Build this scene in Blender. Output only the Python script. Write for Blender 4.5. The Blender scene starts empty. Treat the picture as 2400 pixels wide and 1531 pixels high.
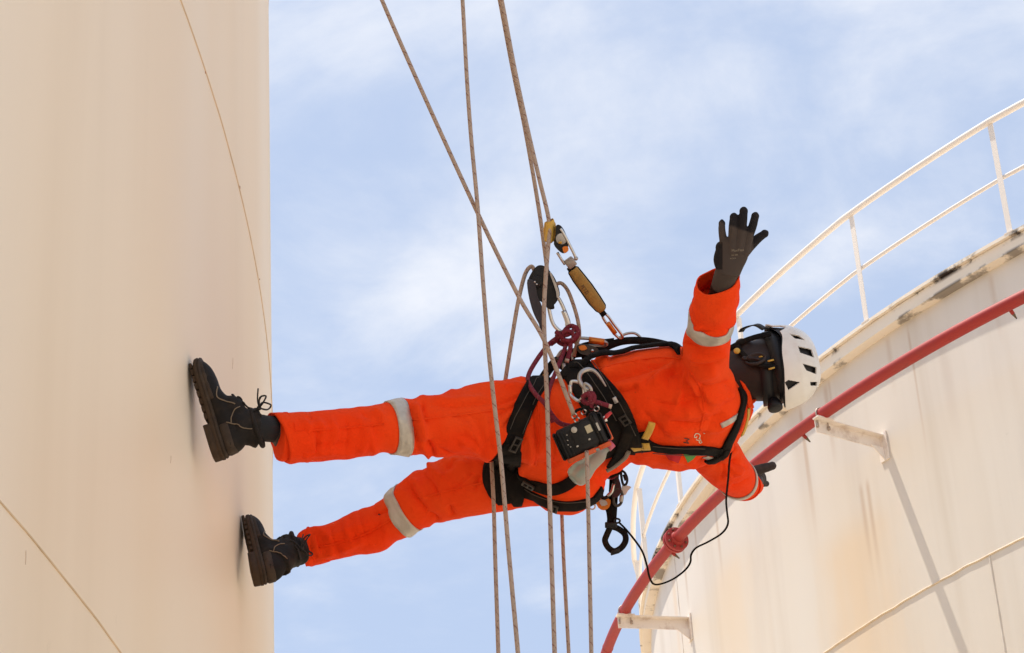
import bpy, bmesh, math, random
import numpy as np
from mathutils import Vector, Matrix, noise as mnoise
from mathutils.bvhtree import BVHTree

random.seed(7)
SC = bpy.context.scene
COL = SC.collection

# ------------------------------------------------------------------ camera
CAM_H = 1.6                                   # eye height above the yard
PITCH, ROLL, FPX = 0.53375562, -0.06432039, 6000.0
_c, _s = math.cos(ROLL), math.sin(ROLL)
FWD = np.array([0, math.cos(PITCH), math.sin(PITCH)])
_U = np.array([0, -math.sin(PITCH), math.cos(PITCH)])
_R = np.array([1.0, 0, 0])
RGT = _c * _R + _s * _U
UPV = -_s * _R + _c * _U
CAM = np.array([0, 0, CAM_H])
cd = bpy.data.cameras.new('camera'); co = bpy.data.objects.new('camera', cd); COL.objects.link(co)
cd.sensor_width = 36.0; cd.lens = 36.0 * FPX / 2400.0; cd.clip_start = 0.1; cd.clip_end = 4000
co.matrix_world = Matrix(((RGT[0], UPV[0], -FWD[0], CAM[0]), (RGT[1], UPV[1], -FWD[1], CAM[1]),
                          (RGT[2], UPV[2], -FWD[2], CAM[2]), (0, 0, 0, 1)))
SC.camera = co

# ------------------------------------------------------------------ light
# high sun from the near tank's side: its face and the worker hang in open shade
LIGHT_DIR = Vector((0.93, -0.29, -3.0)).normalized()
SUN_EL = math.asin(-LIGHT_DIR.z)
SUN_AZ = math.atan2(-LIGHT_DIR.x, -LIGHT_DIR.y)          # clockwise from +Y
sd = bpy.data.lights.new('sun', 'SUN'); sd.energy = 4.7; sd.angle = math.radians(0.6); sd.color = (1.0, 0.93, 0.82)
so = bpy.data.objects.new('sun', sd); COL.objects.link(so)
so.rotation_euler = LIGHT_DIR.to_track_quat('-Z', 'Y').to_euler(); so.location = (-20, 6, 60)

W = bpy.data.worlds.new('World'); SC.world = W; W.use_nodes = True
wn, wl = W.node_tree.nodes, W.node_tree.links
wn.clear()
w_out = wn.new('ShaderNodeOutputWorld'); w_bg = wn.new('ShaderNodeBackground'); w_bg.inputs['Strength'].default_value = 0.119
w_sky = wn.new('ShaderNodeTexSky'); w_sky.sky_type = 'NISHITA'; w_sky.sun_disc = False
w_sky.sun_elevation = SUN_EL; w_sky.sun_rotation = SUN_AZ; w_sky.air_density = 1.0; w_sky.dust_density = 2.0; w_sky.ozone_density = 1.0
w_tc = wn.new('ShaderNodeTexCoord')
def wmath(op, a, b=None, v=None):
    n = wn.new('ShaderNodeMath'); n.operation = op; wl.new(a, n.inputs[0])
    if b is not None: wl.new(b, n.inputs[1])
    if v is not None: n.inputs[1].default_value = v
    return n.outputs[0]
w_sep = wn.new('ShaderNodeSeparateXYZ'); wl.new(w_tc.outputs['Generated'], w_sep.inputs[0])
zc = wmath('MAXIMUM', wmath('ADD', w_sep.outputs[2], v=0.16), v=0.05)
cxy = wn.new('ShaderNodeCombineXYZ')
wl.new(wmath('DIVIDE', w_sep.outputs[0], zc), cxy.inputs[0]); wl.new(wmath('DIVIDE', w_sep.outputs[1], zc), cxy.inputs[1])
def wnoise(scale, detail, rough, dist, off):
    mp = wn.new('ShaderNodeMapping'); wl.new(cxy.outputs[0], mp.inputs[0]); mp.inputs['Location'].default_value = off
    n = wn.new('ShaderNodeTexNoise'); n.inputs['Scale'].default_value = scale; n.inputs['Detail'].default_value = detail
    n.inputs['Roughness'].default_value = rough; n.inputs['Distortion'].default_value = dist; wl.new(mp.outputs[0], n.inputs['Vector'])
    return n.outputs['Fac']
CL_OFF = (1.3, 6.4, 2.0)
big = wnoise(2.6, 3.0, 0.5, 0.6, CL_OFF)
mid_ = wnoise(6.5, 8.0, 0.58, 0.35, (7.3, 2.2, 1.9))
fine = wnoise(19.0, 6.0, 0.6, 0.3, (2.1, 5.2, 0.7))
cl = wmath('ADD', wmath('ADD', wmath('MULTIPLY', big, v=0.50), wmath('MULTIPLY', mid_, v=0.38)), wmath('MULTIPLY', fine, v=0.10))
w_ramp = wn.new('ShaderNodeValToRGB'); wl.new(cl, w_ramp.inputs[0])
w_ramp.color_ramp.interpolation = 'EASE'
w_ramp.color_ramp.elements[0].position = 0.43; w_ramp.color_ramp.elements[0].color = (0, 0, 0, 1)
w_ramp.color_ramp.elements[1].position = 0.66; w_ramp.color_ramp.elements[1].color = (1, 1, 1, 1)
# thin tropical haze over the blue, brighter cloud on top
w_haze = wn.new('ShaderNodeMix'); w_haze.data_type = 'RGBA'; w_haze.inputs[0].default_value = 0.50
wl.new(w_sky.outputs[0], w_haze.inputs[6]); w_haze.inputs[7].default_value = (5.7, 6.7, 8.6, 1)
w_mix = wn.new('ShaderNodeMix'); w_mix.data_type = 'RGBA'
wl.new(w_ramp.outputs[0], w_mix.inputs[0]); wl.new(w_haze.outputs[2], w_mix.inputs[6]); w_mix.inputs[7].default_value = (6.8, 7.0, 7.5, 1)
wl.new(w_mix.outputs[2], w_bg.inputs[0]); wl.new(w_bg.outputs[0], w_out.inputs[0])

SC.view_settings.view_transform = 'Standard'; SC.view_settings.look = 'None'
SC.view_settings.exposure = 0.20; SC.view_settings.gamma = 1.0; SC.view_settings.use_curve_mapping = False
SC.render.engine = 'CYCLES'; SC.cycles.max_bounces = 8; SC.cycles.diffuse_bounces = 5

# ------------------------------------------------------------------ helpers
def ray(px, py):
    return (px - 1200) / FPX * RGT + (765.5 - py) / FPX * UPV + FWD
def P(px, py, s):
    "point of the place seen at that spot of the photograph, s metres ahead of the camera"
    return CAM + ray(px, py) * s
def proj(p):
    d = np.asarray(p) - CAM; s = d @ FWD
    return np.stack([1200 + FPX * (d @ RGT) / s, 765.5 - FPX * (d @ UPV) / s], -1), s
def unit(v):
    v = np.asarray(v, float); return v / np.linalg.norm(v)
def cyl_hit(px, py, cx, cy, R):
    d = ray(px, py); a = d[0] ** 2 + d[1] ** 2; b = d[0] * cx + d[1] * cy; c = cx * cx + cy * cy - R * R
    return CAM + d * ((b - math.sqrt(max(b * b - a * c, 0))) / a)
def spline(pts, n=8, closed=False):
    "Catmull-Rom through rows of any width"
    p = np.asarray(pts, float); k = len(p)
    if k < 3 and not closed:
        t = np.linspace(0, 1, n + 1)[:, None]; return p[0] * (1 - t) + p[1] * t
    out = []
    for i in range(k if closed else k - 1):
        if closed: p0, p1, p2, p3 = p[(i - 1) % k], p[i], p[(i + 1) % k], p[(i + 2) % k]
        else:
            p1, p2 = p[i], p[i + 1]; p0 = p[i - 1] if i else 2 * p1 - p2; p3 = p[i + 2] if i + 2 < k else 2 * p2 - p1
        for j in range(n):
            t = j / n
            out.append(.5 * ((2 * p1) + (-p0 + p2) * t + (2 * p0 - 5 * p1 + 4 * p2 - p3) * t * t + (-p0 + 3 * p1 - 3 * p2 + p3) * t ** 3))
    if not closed: out.append(p[-1])
    return np.array(out)
def world_loc(o):
    v = np.zeros(3)
    while o is not None: v = v + np.array(o.location); o = o.parent
    return v
class MB:
    def __init__(s): s.v = []; s.f = []; s.uv = {}
    def add(s, v, f, uv=None):
        o = len(s.v); s.v.extend([tuple(map(float, q)) for q in v])
        for i, q in enumerate(f):
            if uv is not None: s.uv[len(s.f)] = uv[i]
            s.f.append(tuple(o + k for k in q))
        return s
    def loft(s, rings, cap=True, closed=False, uvs=None):
        m, n = len(rings), len(rings[0]); v = [p for r in rings for p in r]; f = []; u = []
        for i in range(m if closed else m - 1):
            a, b = i * n, ((i + 1) % m) * n
            for j in range(n):
                k = (j + 1) % n; f.append((a + j, a + k, b + k, b + j))
                if uvs is not None: u.append(((j / n, uvs[i]), ((j + 1) / n, uvs[i]), ((j + 1) / n, uvs[i + 1]), (j / n, uvs[i + 1])))
        if cap and not closed:
            f.append(tuple(range(n))[::-1]); f.append(tuple((m - 1) * n + j for j in range(n)))
            if uvs is not None: u += [tuple((0, uvs[0]) for _ in range(n)), tuple((0, uvs[-1]) for _ in range(n))]
        return s.add(v, f, u if uvs is not None else None)
    def tube(s, path, r, n=10, cap=True, closed=False, uv=False, flat=1.0, up=None):
        p = np.asarray(path, float); k = len(p); r = np.broadcast_to(np.asarray(r, float), (k,))
        if closed: T = np.roll(p, -1, 0) - np.roll(p, 1, 0)
        else: T = np.gradient(p, axis=0)
        T /= np.linalg.norm(T, axis=1)[:, None] + 1e-12
        a = unit(np.cross(T[0], up if up is not None else ([0, 0, 1] if abs(T[0][2]) < .9 else [1, 0, 0])))
        rings = []; L = 0; us = []
        for i in range(k):
            a = unit(a - T[i] * (a @ T[i])); b = np.cross(T[i], a)
            if i: L += np.linalg.norm(p[i] - p[i - 1])
            us.append(L)
            th = np.arange(n) * 2 * math.pi / n
            rings.append(p[i] + r[i] * (np.cos(th)[:, None] * a + flat * np.sin(th)[:, None] * b))
        return s.loft(rings, cap, closed, us if uv else None)
    def box(s, c, ax, ay, az, hx, hy, hz, bev=0.0):
        c = np.asarray(c, float); ax, ay, az = unit(ax), unit(ay), unit(az)
        b = min(bev, hx * .9, hy * .9, hz * .9)
        if b <= 0:
            v = [c + sx * hx * ax + sy * hy * ay + sz * hz * az for sz in (-1, 1) for sx, sy in ((-1, -1), (1, -1), (1, 1), (-1, 1))]
            return s.add(v, [(3, 2, 1, 0), (4, 5, 6, 7), (0, 1, 5, 4), (1, 2, 6, 5), (2, 3, 7, 6), (3, 0, 4, 7)])
        rings = []
        for z, o in ((-hz, b), (-hz + b, 0), (hz - b, 0), (hz, b)):
            x, y = hx - o, hy - o; q = b
            pts = [(x - q, -y), (x, -y + q), (x, y - q), (x - q, y), (-x + q, y), (-x, y - q), (-x, -y + q), (-x + q, -y)]
            rings.append([c + a * ax + d * ay + z * az for a, d in pts])
        return s.loft(rings)
    def prism(s, poly, nrm, h):
        "extrude a flat outline (world points) by h along nrm"
        p = np.asarray(poly, float); nrm = unit(nrm) * h
        return s.loft([p, p + nrm])
    def ribbon(s, path, side, w, th, nrm=None):
        "flat strap: path points, side direction per point, width, thickness"
        p = np.asarray(path, float); k = len(p); side = np.broadcast_to(np.asarray(side, float), (k, 3)); w = np.broadcast_to(np.asarray(w, float), (k,))
        T = np.gradient(p, axis=0); rings = []
        for i in range(k):
            sd_ = unit(side[i] - unit(T[i]) * (side[i] @ unit(T[i]))); nn = unit(np.cross(unit(T[i]), sd_))
            rings.append([p[i] - sd_ * w[i] / 2 - nn * th / 2, p[i] + sd_ * w[i] / 2 - nn * th / 2, p[i] + sd_ * w[i] / 2 + nn * th / 2, p[i] - sd_ * w[i] / 2 + nn * th / 2])
        return s.loft(rings)
    def sphere(s, c, r, nu=12, nv=8, ax=None):
        c = np.asarray(c, float); r = np.broadcast_to(np.asarray(r, float), (3,)); A = np.eye(3) if ax is None else np.array([unit(q) for q in ax])
        rings = []
        for i in range(1, nv):
            t = math.pi * i / nv
            rings.append([c + (r[0] * math.sin(t) * math.cos(q)) * A[0] + (r[1] * math.sin(t) * math.sin(q)) * A[1] + r[2] * math.cos(t) * A[2] for q in np.arange(nu) * 2 * math.pi / nu])
        return s.loft(rings)
    def mesh(s, name, off=(0, 0, 0)):
        me = bpy.data.meshes.new(name); off = np.asarray(off, float)
        me.from_pydata([tuple(np.asarray(q) - off) for q in s.v], [], s.f)
        if s.uv:
            ul = me.uv_layers.new(name='UVMap')
            for pl in me.polygons:
                u = s.uv.get(pl.index)
                if u:
                    for li, q in zip(pl.loop_indices, u): ul.data[li].uv = q
        bm = bmesh.new(); bm.from_mesh(me); bmesh.ops.recalc_face_normals(bm, faces=bm.faces); bm.to_mesh(me); bm.free()
        me.update(); return me
    def build(s, name, mat, parent=None, smooth=True, loc=None, angle=None):
        off = world_loc(parent) if parent is not None else (np.zeros(3) if loc is None else np.asarray(loc, float))
        me = s.mesh(name, off); o = bpy.data.objects.new(name, me); COL.objects.link(o)
        if mat is not None: me.materials.append(mat)
        if parent is not None: o.parent = parent
        elif loc is not None: o.location = loc
        if smooth:
            me.polygons.foreach_set('use_smooth', [True] * len(me.polygons))
            if angle: 
                try: me.set_sharp_from_angle(angle=math.radians(angle))
                except Exception: pass
        return o
def link_mesh(name, me, mat, parent=None, smooth=True):
    o = bpy.data.objects.new(name, me); COL.objects.link(o)
    if mat is not None and not me.materials: me.materials.append(mat)
    if parent is not None: o.parent = parent
    if smooth: me.polygons.foreach_set('use_smooth', [True] * len(me.polygons))
    return o
def thing(name, label, cat, loc, group=None):
    o = bpy.data.objects.new(name, None); COL.objects.link(o); o.location = tuple(map(float, loc)); o.empty_display_size = .1
    return tag(o, label, cat, group)
def tag(o, label=None, cat=None, group=None, kind=None):
    if label: o['label'] = label
    if cat: o['category'] = cat
    if group: o['group'] = group
    if kind: o['kind'] = kind
    return o
def evaluated(o):
    dg = bpy.context.evaluated_depsgraph_get(); dg.update()
    me = bpy.data.meshes.new_from_object(o.evaluated_get(dg)); return me
def union(mb, name, voxel, smooth_it=6, smooth_f=0.5):
    "voxel-union of overlapping closed shapes into one continuous skin"
    me = mb.mesh(name); o = bpy.data.objects.new(name, me); COL.objects.link(o)
    m = o.modifiers.new('r', 'REMESH'); m.mode = 'VOXEL'; m.voxel_size = voxel
    m2 = o.modifiers.new('s', 'SMOOTH'); m2.iterations = smooth_it; m2.factor = smooth_f
    r = evaluated(o); bpy.data.objects.remove(o); return r
def verts_of(me):
    a = np.empty(len(me.vertices) * 3); me.vertices.foreach_get('co', a); return a.reshape(-1, 3)
def norms_of(me):
    a = np.empty(len(me.vertices) * 3); me.vertex_normals.foreach_get('vector', a); return a.reshape(-1, 3)
def set_verts(me, v):
    me.vertices.foreach_set('co', np.ascontiguousarray(v).ravel()); me.update()
def bvh_of(me):
    return BVHTree.FromPolygons([v.co[:] for v in me.vertices], [p.vertices[:] for p in me.polygons])

# ------------------------------------------------------------------ materials
def ngrp(m):
    m.use_nodes = True; nt = m.node_tree; b = nt.nodes.get('Principled BSDF'); return nt, nt.nodes, nt.links, b
def mat(name, col, rough=.6, metal=0.0, var=0.0, scale=20.0, bump=0.0, bscale=120.0, spec=.5, dirt=None, dirt_scale=6.0, dirt_amt=.5, coords='Object', sheen=0.0):
    m = bpy.data.materials.new(name); nt, N, L, b = ngrp(m)
    b.inputs['Roughness'].default_value = rough; b.inputs['Metallic'].default_value = metal; b.inputs['Specular IOR Level'].default_value = spec
    if sheen: b.inputs['Sheen Weight'].default_value = sheen
    tc = N.new('ShaderNodeTexCoord'); src = None
    if var or dirt:
        n1 = N.new('ShaderNodeTexNoise'); n1.inputs['Scale'].default_value = scale; n1.inputs['Detail'].default_value = 5; L.new(tc.outputs[coords], n1.inputs['Vector'])
        mx = N.new('ShaderNodeMix'); mx.data_type = 'RGBA'; c = np.array(col)
        mx.inputs[6].default_value = (*np.clip(c * (1 - var), 0, 1), 1); mx.inputs[7].default_value = (*np.clip(c * (1 + var), 0, 1), 1)
        L.new(n1.outputs['Fac'], mx.inputs[0]); src = mx.outputs[2]
        if dirt is not None:
            n2 = N.new('ShaderNodeTexNoise'); n2.inputs['Scale'].default_value = dirt_scale; n2.inputs['Detail'].default_value = 7; n2.inputs['Roughness'].default_value = .65; L.new(tc.outputs[coords], n2.inputs['Vector'])
            rp = N.new('ShaderNodeMapRange'); rp.inputs[1].default_value = .5; rp.inputs[2].default_value = .75; rp.inputs[3].default_value = 0; rp.inputs[4].default_value = dirt_amt
            L.new(n2.outputs['Fac'], rp.inputs[0]); m2 = N.new('ShaderNodeMix'); m2.data_type = 'RGBA'; L.new(rp.outputs[0], m2.inputs[0]); L.new(src, m2.inputs[6]); m2.inputs[7].default_value = (*dirt, 1); src = m2.outputs[2]
        L.new(src, b.inputs['Base Color'])
    else: b.inputs['Base Color'].default_value = (*col, 1)
    if bump:
        n3 = N.new('ShaderNodeTexNoise'); n3.inputs['Scale'].default_value = bscale; n3.inputs['Detail'].default_value = 4; L.new(tc.outputs[coords], n3.inputs['Vector'])
        bp = N.new('ShaderNodeBump'); bp.inputs['Strength'].default_value = bump; bp.inputs['Distance'].default_value = .004; L.new(n3.outputs['Fac'], bp.inputs['Height']); L.new(bp.outputs[0], b.inputs['Normal'])
    return m
# ------------------------------------------------------------------ tank paint
def tank_paint(name, base, stain, R, streak_f, streak_amt, band_f, band_amt, grime=None, spots=(), rough=.45):
    m = bpy.data.materials.new(name); nt, N, L, b = ngrp(m); b.inputs['Roughness'].default_value = rough; b.inputs['Specular IOR Level'].default_value = .4
    tc = N.new('ShaderNodeTexCoord'); sp = N.new('ShaderNodeSeparateXYZ'); L.new(tc.outputs['Object'], sp.inputs[0])
    def M(op, a, b_=None, v=None):
        n = N.new('ShaderNodeMath'); n.operation = op
        for i, q in enumerate((a, b_)):
            if q is None: continue
            if isinstance(q, (int, float)): n.inputs[i].default_value = q
            else: L.new(q, n.inputs[i])
        if v is not None: n.inputs[1].default_value = v
        return n.outputs[0]
    arc = M('MULTIPLY', M('ARCTAN2', sp.outputs[1], sp.outputs[0]), v=R)
    def noise2(fa, fz, det, off=0.0, rough_=.55, dist=0.0):
        c = N.new('ShaderNodeCombineXYZ'); L.new(M('MULTIPLY', arc, v=fa), c.inputs[0]); L.new(M('MULTIPLY', sp.outputs[2], v=fz), c.inputs[1]); c.inputs[2].default_value = off
        n = N.new('ShaderNodeTexNoise'); n.inputs['Scale'].default_value = 1.0; n.inputs['Detail'].default_value = det; n.inputs['Roughness'].default_value = rough_; n.inputs['Distortion'].default_value = dist
        L.new(c.outputs[0], n.inputs['Vector']); return n.outputs['Fac']
    def ramp(x, lo, hi, amt):
        r = N.new('ShaderNodeMapRange'); r.interpolation_type = 'SMOOTHSTEP'; L.new(x, r.inputs[0]); r.inputs[1].default_value = lo; r.inputs[2].default_value = hi; r.inputs[3].default_value = 0; r.inputs[4].default_value = amt; return r.outputs[0]
    def mixc(a, fac, c):
        x = N.new('ShaderNodeMix'); x.data_type = 'RGBA'; L.new(fac, x.inputs[0])
        if isinstance(a, tuple): x.inputs[6].default_value = (*a, 1)
        else: L.new(a, x.inputs[6])
        x.inputs[7].default_value = (*c, 1); return x.outputs[2]
    c = mixc(base, ramp(noise2(band_f, band_f * .12, 3, 3.3, .5, .3), .38, .72, band_amt), stain)
    c = mixc(c, ramp(noise2(streak_f, streak_f * .05, 5, 8.1), .48, .78, streak_amt), tuple(np.array(stain) * .8))
    if grime: c = mixc(c, ramp(noise2(streak_f * .6, streak_f * .08, 6, 1.4, .62, .4), .52, .8, grime[1]), grime[0])
    c = mixc(c, ramp(noise2(9, 6, 6, 5.5, .7), .66, .8, .25), tuple(np.array(stain) * .62))          # small specks of wear
    for (a0, z0, wa, wz, amt, cc) in spots:                                                             # rust runs below fittings
        da = M('DIVIDE', M('ABSOLUTE', M('SUBTRACT', arc, v=a0)), v=wa); dz = M('DIVIDE', M('SUBTRACT', z0, sp.outputs[2]), v=wz)
        wob = M('MULTIPLY', M('SUBTRACT', noise2(2.4, .5, 5, 2.2 + a0), v=.5), v=1.5)
        side = ramp(M('ADD', da, wob), 1.0, .0, 1.0); down = M('MULTIPLY', ramp(dz, .0, .12, 1.0), ramp(dz, 1.0, .25, 1.0))
        c = mixc(c, M('MULTIPLY', M('MULTIPLY', side, down), v=amt), cc)
    L.new(c, b.inputs['Base Color'])
    # plate waviness and orange peel
    h = M('ADD', M('MULTIPLY', noise2(.9, .7, 2, 4.4), v=.55), M('MULTIPLY', noise2(30, 30, 3, 6.6), v=.012))
    bp = N.new('ShaderNodeBump'); bp.inputs['Strength'].default_value = .22; bp.inputs['Distance'].default_value = .05; L.new(h, bp.inputs['Height']); L.new(bp.outputs[0], b.inputs['Normal'])
    return m
def band_mesh(R, z0, z1, a0, a1, n, ctr, nz=1):
    mb = MB(); v = []; f = []
    full = abs(a1 - a0 - 2 * math.pi) < 1e-6; cols = n if full else n + 1
    for k in range(nz + 1):
        z = z0 + (z1 - z0) * k / nz
        for i in range(cols):
            a = a0 + (a1 - a0) * i / n; v.append((ctr[0] + R * math.cos(a), ctr[1] + R * math.sin(a), z))
    for k in range(nz):
        for i in range(n):
            j = (i + 1) % cols; f.append((k * cols + i, k * cols + j, (k + 1) * cols + j, (k + 1) * cols + i))
    return mb.add(v, f)
def ring_pts(R, z, ctr, a0, a1, n):
    a = np.linspace(a0, a1, n); return np.stack([ctr[0] + R * np.cos(a), ctr[1] + R * np.sin(a), np.full(n, z)], -1)
TAU = 2 * math.pi

# ------------------------------------------------------------------ yard and ground
m_ground = mat('yard_concrete', (.55, .47, .36), .9, var=.18, scale=.8, bump=.3, bscale=30, dirt=(.3, .26, .2), dirt_scale=.25, dirt_amt=.5)
g = MB().add([(-900, -900, 0), (900, -900, 0), (900, 900, 0), (-900, 900, 0)], [(0, 1, 2, 3)]).build('ground', m_ground, smooth=False); tag(g, kind='structure')

# ------------------------------------------------------------------ near tank: the worker stands on its shell
KS = .92
LX, LY, LR = -15.93848294 * KS, 7.59145164 * KS, 15.01905893 * KS
LW1, LW2 = 5.01625093 * KS + CAM_H, 2.58992271 * KS + CAM_H
m_near = tank_paint('cream_tank_paint', (.89, .765, .61), (.84, .64, .42), LR, 1.3, .4, .5, .8, None, rough=.5)
m_weldn = mat('painted_weld', (.66, .48, .30), .6, var=.35, scale=9)
tk = thing('storage_tank', 'smooth cream storage tank the worker stands on, with thin curved weld seams', 'tank', (LX, LY, 0))
dz = LW1 - LW2; zs = [0.0] + [LW2 + dz * k for k in range(-1, 5)]
for k in range(len(zs) - 1):
    band_mesh(LR, zs[k], zs[k + 1], -math.pi, math.pi, 900, (LX, LY)).build('shell_course', m_near, tk)
    zt = zs[k + 1]
    n = 1800; a = np.linspace(-math.pi, math.pi, n, endpoint=False); pp = ring_pts(LR, zt, (LX, LY), -math.pi, math.pi - TAU / n, n)
    pp[:, 2] += np.array([.003 * mnoise.noise((q * 90, 1.3 * k, 0)) for q in a])
    MB().tube(pp, .0030, 6, closed=True, up=(0, 0, 1)).build('weld_seam', m_weldn, tk)
rf = MB(); n = 180; rr = ring_pts(LR, zs[-1], (LX, LY), 0, TAU - TAU / n, n); rf.add(list(rr) + [(LX, LY, zs[-1] + 1.2)], [(i, (i + 1) % n, n) for i in range(n)]); rf.build('roof', m_near, tk)
lp = ring_pts(LR + .02, zs[-1], (LX, LY), 0, TAU - TAU / 360, 360); MB().tube(lp, .05, 6, closed=True, up=(0, 0, 1)).build('top_curb', m_near, tk)
m_rs = mat('rust_spot', (.34, .14, .06), .8)
for (px, py, r_) in ((553, 411, .006), (562, 440, .008), (481, 170, .005), (608, 655, .004)):
    q_ = cyl_hit(px, py, LX, LY, LR); MB().sphere(q_, (.002, r_ * .6, r_), 10, 6).build('rust_spot', m_rs, tk)
# fine scratches and paint runs on the shell
m_scr = mat('paint_scratch', (.66, .50, .38), .7, var=.3, scale=30)
for (px, py, l) in ((546, 838, 28), (61, 1290, 34), (401, 1068, 18)):
    p0, p1 = cyl_hit(px, py, LX, LY, LR + .001), cyl_hit(px - 1, py + l, LX, LY, LR + .001)
    MB().tube(spline([p0, (p0 + p1) / 2 + np.array([0, .002, 0]), p1], 4), [.0003] + [.0006] * 7 + [.0003], 4).build('paint_scratch', m_scr, tk)

# ------------------------------------------------------------------ far tank with curb, spray ring and guard rail
RX, RY, RR = 11.519521, 24.77981922, 10.274
RIM_R, RIM_Z = 10.374, 10.95736672 + CAM_H
PIPE_R, PIPE_Z = 10.905, 9.98521011 + CAM_H
RW_Z, RAIL_Z = 8.42886567 + CAM_H, 12.05896174 + CAM_H
def ang_at(px, py, R=RR):
    q = cyl_hit(px, py, RX, RY, R); return math.atan2(q[1] - RY, q[0] - RX), q[2]
a_st, z_st = ang_at(1990, 1180); a_s2, z_s2 = ang_at(1720, 1330); a_s3, z_s3 = ang_at(2215, 850); a_s4, z_s4 = ang_at(1870, 1010); a_s5, z_s5 = ang_at(1575, 1330)
random.seed(11)
DRIPS = [(math.radians(-147.2 - .5 * k) * RR if k < 2 else math.radians(random.uniform(-168, -132)) * RR, RIM_Z - .16 if k > 1 else PIPE_Z - .3, random.uniform(.025, .07), random.uniform(.5, 1.5), random.uniform(.35, .6), (.50, .35, .23)) for k in range(11)]
m_far = tank_paint('white_tank_paint', (.735, .685, .61), (.68, .575, .44), RR, 1.9, .5, .55, .5, ((.56, .50, .45), .45),
    spots=tuple([(a_st * RR, z_st, .8, 3.6, .55, (.76, .56, .34)), (a_s2 * RR, z_s2 + .3, .7, 2.8, .38, (.77, .60, .40)), (a_s3 * RR, z_s3 + .35, .10, 1.3, .30, (.52, .42, .34)),
           (a_s4 * RR, z_s4 + .4, .2, 1.8, .4, (.57, .47, .37)), (a_s5 * RR, z_s5, .12, 1.5, .5, (.72, .55, .38))] + DRIPS), rough=.5)
ft = thing('storage_tank', 'white storage tank behind the worker with rust stained wall and rim', 'tank', (RX, RY, 0))
zf = [0.0] + [RW_Z - 2.528 * k for k in (3, 2, 1, 0)] + [RIM_Z - .04]
m_weldf = mat('cream_weld_bead', (.76, .63, .47), .55, var=.3, scale=14)
for k in range(len(zf) - 1):
    band_mesh(RR, zf[k], zf[k + 1], -math.pi, math.pi, 720, (RX, RY)).build('shell_course', m_far, ft)
    if k < len(zf) - 2:
        n = 1400; a = np.linspace(-math.pi, math.pi, n, endpoint=False); pp = ring_pts(RR + .004, zf[k + 1], (RX, RY), -math.pi, math.pi - TAU / n, n)
        pp[:, 2] += np.array([.008 * mnoise.noise((q * 60, 7.3 * k, 0)) for q in a])
        MB().tube(pp, .0075, 6, closed=True, up=(0, 0, 1)).build('weld_seam', m_weldf, ft)
def vseam(a, z0, z1, r, seed):
    n = 120; z = np.linspace(z0, z1, n); rad = np.array([r * (1 + .5 * mnoise.noise((q * 14, seed, 0))) for q in z])
    p = np.stack([np.full(n, RX + (RR + .001) * math.cos(a)), np.full(n, RY + (RR + .001) * math.sin(a)), z], -1)
    p[:, 0] += [.004 * mnoise.noise((q * 9, seed + 3, 1)) for q in z]
    MB().tube(p, rad, 6).build('weld_seam', m_far, ft)
vseam(math.radians(-140.4), RW_Z - 2.5, RW_Z, .008, 1.0)
a_v, _z = ang_at(1590, 1400); vseam(a_v, RW_Z, RIM_Z - .16, .005, 5.0)
# curb: roof edge plate over a curb angle, rust along both lower edges
def rim_paint():
    m = bpy.data.materials.new('rusty_rim_paint'); nt, N, L, b = ngrp(m); b.inputs['Roughness'].default_value = .6
    tc = N.new('ShaderNodeTexCoord'); sp = N.new('ShaderNodeSeparateXYZ'); L.new(tc.outputs['Object'], sp.inputs[0])
    def nz(scale, det, off):
        mp = N.new('ShaderNodeMapping'); mp.inputs['Location'].default_value = (off, 0, 0); L.new(tc.outputs['Object'], mp.inputs[0])
        n = N.new('ShaderNodeTexNoise'); n.inputs['Scale'].default_value = scale; n.inputs['Detail'].default_value = det; n.inputs['Roughness'].default_value = .62; L.new(mp.outputs[0], n.inputs['Vector']); return n.outputs['Fac']
    def M(op, a, b_=None, v=None):
        n = N.new('ShaderNodeMath'); n.operation = op; L.new(a, n.inputs[0])
        if b_ is not None: L.new(b_, n.inputs[1])
        if v is not None: n.inputs[1].default_value = v
        return n.outputs[0]
    def sm(x, lo, hi, amt=1.0):
        r = N.new('ShaderNodeMapRange'); r.interpolation_type = 'SMOOTHSTEP'; L.new(x, r.inputs[0]); r.inputs[1].default_value = lo; r.inputs[2].default_value = hi; r.inputs[3].default_value = 0; r.inputs[4].default_value = amt; return r.outputs[0]
    e1 = sm(M('ABSOLUTE', M('SUBTRACT', sp.outputs[2], v=RIM_Z - .030)), .05, .004); e2 = sm(M('ABSOLUTE', M('SUBTRACT', sp.outputs[2], v=RIM_Z - .155)), .035, .002)
    edge = M('MAXIMUM', e1, M('MULTIPLY', e2, v=.8))
    heavy = sm(M('ADD', M('MULTIPLY', nz(3.4, 8, 1.0), v=.75), M('MULTIPLY', nz(.55, 2, 9.0), v=.5)), .635, .72)
    fac = M('MULTIPLY', edge, heavy); light = M('MULTIPLY', sm(nz(1.5, 6, 4.0), .48, .85, .5), M('ADD', M('MULTIPLY', edge, v=.5), v=.35))
    a = N.new('ShaderNodeMix'); a.data_type = 'RGBA'; L.new(light, a.inputs[0]); a.inputs[6].default_value = (.83, .75, .63, 1); a.inputs[7].default_value = (.50, .37, .22, 1)
    c = N.new('ShaderNodeMix'); c.data_type = 'RGBA'; L.new(fac, c.inputs[0]); L.new(a.outputs[2], c.inputs[6]); c.inputs[7].default_value = (.035, .022, .017, 1)
    L.new(c.outputs[2], b.inputs['Base Color']); return m
m_rim = rim_paint()
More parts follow.
